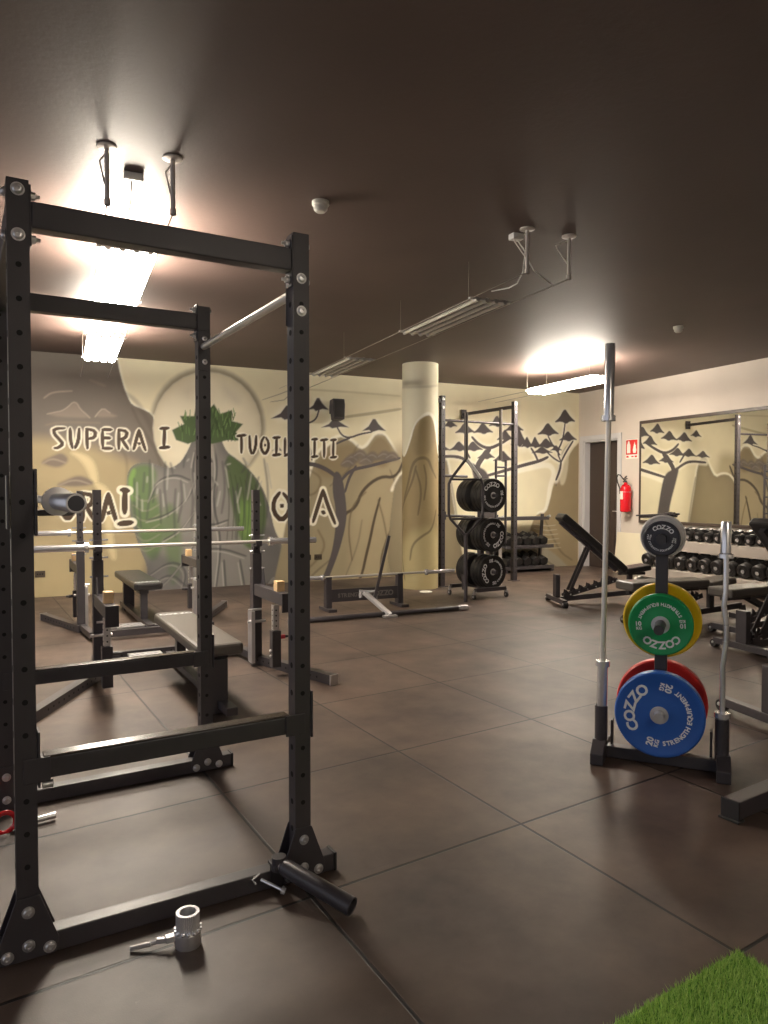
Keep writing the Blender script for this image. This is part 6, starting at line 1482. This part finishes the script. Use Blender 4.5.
for z, rot, nm in rows:
    nn = 3
    for k in range(nn):
        y = -0.09 - 0.070 * k - 0.0
        front = (k == nn - 1)
        lab = 'front black bumper plate facing the room on the %s row of the trolley' % nm if front else 'black bumper plates sandwiched behind the front one on the %s row of the trolley' % nm
        make_plate(lab, (6.06, 7.78 + y, z), 0, 0.45, 0.066, M['bumper'], M['letter'], rot, '20', name='bumper_plate', text=front, group=None if front else 'inner bumper plates, %s row' % nm)
    for k in range(3):
        make_plate('black bumper plates on the wall side of the %s row of the trolley' % nm, (6.06, 7.78 + 0.09 + 0.07 * k, z), 0, 0.45, 0.066, M['bumper'], M['letter'], rot, '20', name='bumper_plate', text=False, group='wall side bumper plates, %s row' % nm)

# open trap bar standing on end
tb = thing('trap_bar', 'black hexagonal trap bar standing on end beside the plate trolley', 'barbell', (5.54, 7.42, 0.0), R(-12))
b = MB()
hexa = [(0, 1.62), (-0.24, 1.36), (-0.24, 0.98), (0.0, 0.74), (0.24, 0.98), (0.24, 1.36)]
hx2 = [(0, 1.62), (-0.23, 1.38), (-0.235, 0.88), (-0.03, 0.68)]
b.tube([(x, 0, z) for x, z in [(0.0, 1.82), (-0.21, 1.56), (-0.235, 1.50), (-0.235, 1.12), (-0.21, 1.06), (-0.02, 0.86)]], 0.018, 12)
b.tube([(x, 0, z) for x, z in [(0.0, 1.82), (0.21, 1.56), (0.235, 1.50), (0.235, 1.12), (0.21, 1.06), (0.02, 0.86)]], 0.018, 12)
b.build('hexagon_frame', M['black'], tb)
b = MB(); b.cyl((-0.21, 0, 1.56), (0.21, 0, 1.56), 0.014, seg=14); b.build('grip', M['black'], tb)
b = MB(); b.cyl((-0.21, 0, 1.06), (0.21, 0, 1.06), 0.014, seg=14); b.build('grip', M['black'], tb)
b = MB(); b.cyl((0, 0, 1.81), (0, 0, 2.41), 0.025, seg=20); b.build('sleeve', M['darksteel'], tb)
b = MB(); b.cyl((0.012, -0.008, 1.815), (0.20, -0.008, 1.582), 0.022, seg=16); b.build('painted_highlight', M['white'], tb)  # lamp highlight on the black frame, put in as a white overlay tube
b = MB(); b.cyl((0, 0, 0.0), (0, 0, 0.87), 0.025, seg=20); b.build('sleeve', M['black'], tb)
# multi grip bar standing on end
sb = thing('multi_grip_bar', 'black multi grip bar standing on end right of the trap bar', 'barbell', (7.06, 8.56, 0.0), R(-8))
b = MB(); b.cyl((-0.02, 0, 1.88), (-0.02, 0, 2.64), 0.025, seg=20); b.build('sleeve', M['darksteel'], sb)
b = MB(); b.cyl((-0.02, 0, 0.0), (-0.02, 0, 0.62), 0.025, seg=20); b.build('sleeve', M['steel'], sb)
b = MB(); b.tube([(-0.10, 0, 0.62), (-0.10, 0, 1.88), (0.07, 0, 1.88), (0.07, 0, 0.62)], 0.020, 12, closed=True); b.build('rail_frame', M['black'], sb)
for z in (1.0, 1.3, 1.64, 1.77):
    b = MB(); b.cyl((-0.10, 0, z), (0.07, 0, z), 0.015, seg=14); b.build('grip', M['black'], sb)

# small dumbbell shelf by the rig
FA = BW_ROT
fr0 = Vector((8.56, 9.80, 0))
sh = thing('small_dumbbell_rack', 'small black three tier dumbbell rack against the mural wall by the rig', 'dumbbell rack', fr0, FA)
def fp(x, y, z): return Matrix.Translation(fr0) @ Matrix.Rotation(FA, 4, 'Z') @ Vector((x, y, z))
FT = [(0.93, 0.22), (0.47, 0.48), (0.11, 0.50)]
for z, d_ in FT:
    b = MB(); b.box((0, 0.03, z), (1.04, d_, 0.012), (R(12), 0, 0)); b.box((0, 0.03 - d_ / 2, z - d_ / 2 * 0.2 + 0.02), (1.04, 0.012, 0.06)); b.build('tray', M['black'], sh, bevel=0.003)
for x in (-0.50, 0.50):
    b = MB(); b.bar((x, 0.17, 0.0), (x, 0.08, 1.0), 0.045, 0.045); b.bar((x, -0.22, 0.022), (x, 0.20, 0.022), 0.045, 0.04); b.build('side_leg', M['black'], sh, bevel=0.003)
    b = MB(); b.cyl((x, -0.06, 0.95), (x, -0.13, 0.97), 0.024, seg=14); b.build('end_knob', M['steel'], sh)
def hexdumb(label, mtx, s=1.0, group=None):
    t = thing('hex_dumbbell', label, 'dumbbell', (0, 0, 0), 0, group); t.matrix_world = mtx
    r = 0.058 * s
    hx_ = [(r * math.cos(PI / 3 * k + PI / 6), r * math.sin(PI / 3 * k + PI / 6)) for k in range(6)]
    for sy_ in (-1, 1):
        b = MB(); b.prism(hx_, 0.085 * s, Matrix.Translation((0, sy_ * 0.10 * s, 0)) @ Matrix.Rotation(R(90), 4, 'X')); b.build('head', M['bumper'], t, bevel=0.008)
    b = MB(); b.cyl((0, -0.06 * s, 0), (0, 0.06 * s, 0), 0.016, seg=14); b.build('handle', M['chrome'], t)
    return t
for ti, (z, n_, s_) in enumerate(((0.47, 5, 1.45), (0.11, 5, 1.5))):
    for k in range(n_):
        x = -0.38 + 0.185 * k
        m_ = Matrix.Translation(fp(x, 0.045, z + 0.062 * s_ + 0.012)) @ Matrix.Rotation(FA, 4, 'Z') @ Matrix.Rotation(R(12), 4, 'X')
        hexdumb('black hex dumbbells on the %s tier of the small rack' % ('middle' if ti == 0 else 'lowest'), m_, s_, 'hex dumbbells, %s tier' % ('middle' if ti == 0 else 'lowest'))

# ================================================================== DUMBBELL RACK ALONG THE RIGHT WALL
JS0, JS1 = 2.25, 5.6
dr = thing('dumbbell_rack', 'long two tier grey dumbbell rack below the mirror', 'dumbbell rack', CORNER, RW_ROT)
def shelf(zc, yc, depth, ang):
    b = MB(); b.box(((JS0 + JS1) / 2, yc, zc), (JS1 - JS0, depth, 0.014), (R(ang), 0, 0))
    zf = zc - math.sin(R(ang)) * depth / 2
    b.box(((JS0 + JS1) / 2, yc - depth / 2 * math.cos(R(ang)) - 0.006, zf - 0.055), (JS1 - JS0, 0.014, 0.15))
    return b.build('tray', M['shelf'], dr, bevel=0.004)
shelf(0.68, -0.27, 0.36, 14); shelf(0.255, -0.42, 0.40, 14)
for s in (JS0 - 0.05, JS1 + 0.05):
    b = MB(); b.bar((s, -0.14, 0.86), (s, -0.52, 0.02), 0.05, 0.06); b.bar((s, -0.62, 0.025), (s, -0.06, 0.025), 0.05, 0.045); b.bar((s, -0.06, 0.02), (s, -0.14, 0.84), 0.04, 0.05); b.build('end_leg', M['shelf'] if s != JS0 - 0.05 else M['white'], dr, bevel=0.004)
def round_dumb(label, mtx, r, L, group):
    t = thing('round_dumbbell', label, 'dumbbell', (0, 0, 0), 0, group); t.matrix_world = mtx
    for sy_ in (-1, 1):
        b = MB(); q = Matrix.Translation((0, sy_ * L * 0.5, 0)) @ Matrix.Rotation(R(90 if sy_ < 0 else -90), 4, 'X')
        b.lathe([(0, -0.055), (r * 0.9, -0.055), (r, -0.045), (r, 0.04), (r * 0.9, 0.052), (r * 0.55, 0.055), (r * 0.5, 0.05), (0, 0.05)], 28, q); hd = b.build('head', M['bumper'], t)
        b = MB(); b.lathe([(0.026, 0.04), (0.026, 0.062), (0, 0.062)], 16, q); b.build('cap', M['chrome'], hd)
    b = MB(); b.cyl((0, -L * 0.5 + 0.04, 0), (0, L * 0.5 - 0.04, 0), 0.016, seg=12); b.build('handle', M['chrome'], t)
    return t
d1 = d2 = None
n1_ = 18; 
for k in range(19):
    s = JS0 + 0.10 + k * 0.175
    r = 0.070 + 0.0008 * k
    yc = -0.27; z = 0.68 + 0.0075 / 1 + r / math.cos(R(14)) + 0.004
    m_ = rw @ Matrix.Translation((s, yc, z)) @ Matrix.Rotation(R(14), 4, 'X')
    if d1 is None: d1 = round_dumb('round black dumbbells on the upper tier below the mirror', m_, 0.072, 0.19, 'upper tier round dumbbells')
    else:
        c = copy_thing(d1); c.matrix_world = m_
for k in range(15):
    s = JS0 + 0.14 + k * 0.222
    m_ = rw @ Matrix.Translation((s, -0.42, 0.255 + 0.0075 + 0.104 / math.cos(R(14)) + 0.004)) @ Matrix.Rotation(R(14), 4, 'X')
    if d2 is None: d2 = round_dumb('large round black dumbbells on the lower tier below the mirror', m_, 0.104, 0.24, 'lower tier round dumbbells')
    else:
        c = copy_thing(d2); c.matrix_world = m_

# ================================================================== SMALL THINGS ON THE FLOOR
random.seed(3)
tf = thing('turf_mat', 'green artificial turf mat in the bottom right corner', 'turf', (1.235, 0.55, 0), R(2.2))
b = MB(); b.box((0.06, -0.01, 0.0045), (1.54, 1.53, 0.008)); b.build('backing', mat('turf_backing', (96, 140, 60), 0.9), tf)
gm = mat('turf_blade', (92, 150, 38), 0.55); 
gn = gm.node_tree; oi = gn.nodes.new('ShaderNodeNewGeometry'); ramp = gn.nodes.new('ShaderNodeValToRGB')
gn.links.new(oi.outputs['Random Per Island'], ramp.inputs['Fac'])
ramp.color_ramp.elements[0].color = rgb((128, 176, 70)); ramp.color_ramp.elements[1].color = rgb((206, 232, 136))
gn.links.new(ramp.outputs['Color'], gn.nodes['Principled BSDF'].inputs['Base Color'])
rs = np.random.RandomState(8)
N = 30000
px = rs.uniform(0.05, 0.825, N); py = rs.uniform(0.1, 0.752, N); an = rs.uniform(0, 2 * PI, N); hgt = rs.uniform(0.014, 0.026, N); lx = rs.normal(0, 0.007, N); ly = rs.normal(0, 0.007, N)
v = np.zeros((N, 3, 3)); w = 0.0016
v[:, 0] = np.stack([px - w * np.cos(an), py - w * np.sin(an), np.full(N, .007)], -1); v[:, 1] = np.stack([px + w * np.cos(an), py + w * np.sin(an), np.full(N, .007)], -1); v[:, 2] = np.stack([px + lx, py + ly, .008 + hgt], -1)
me = bpy.data.meshes.new('grass_blades'); me.from_pydata(v.reshape(-1, 3).tolist(), [], np.arange(3 * N).reshape(-1, 3).tolist()); me.materials.append(gm)
o = bpy.data.objects.new('grass_blades', me); C.objects.link(o); o.parent = tf; o['kind'] = 'stuff'
b = MB(); b.lathe([(0, 0.001), (0.085, 0.001), (0.09, 0.006), (0.08, 0.012), (0, 0.013)], 24); o = b.build('chalk_dish', M['paper'], loc=(5.60, 8.42, 0)); tag(o, 'flat white disc lying on the floor before the column', 'disc')
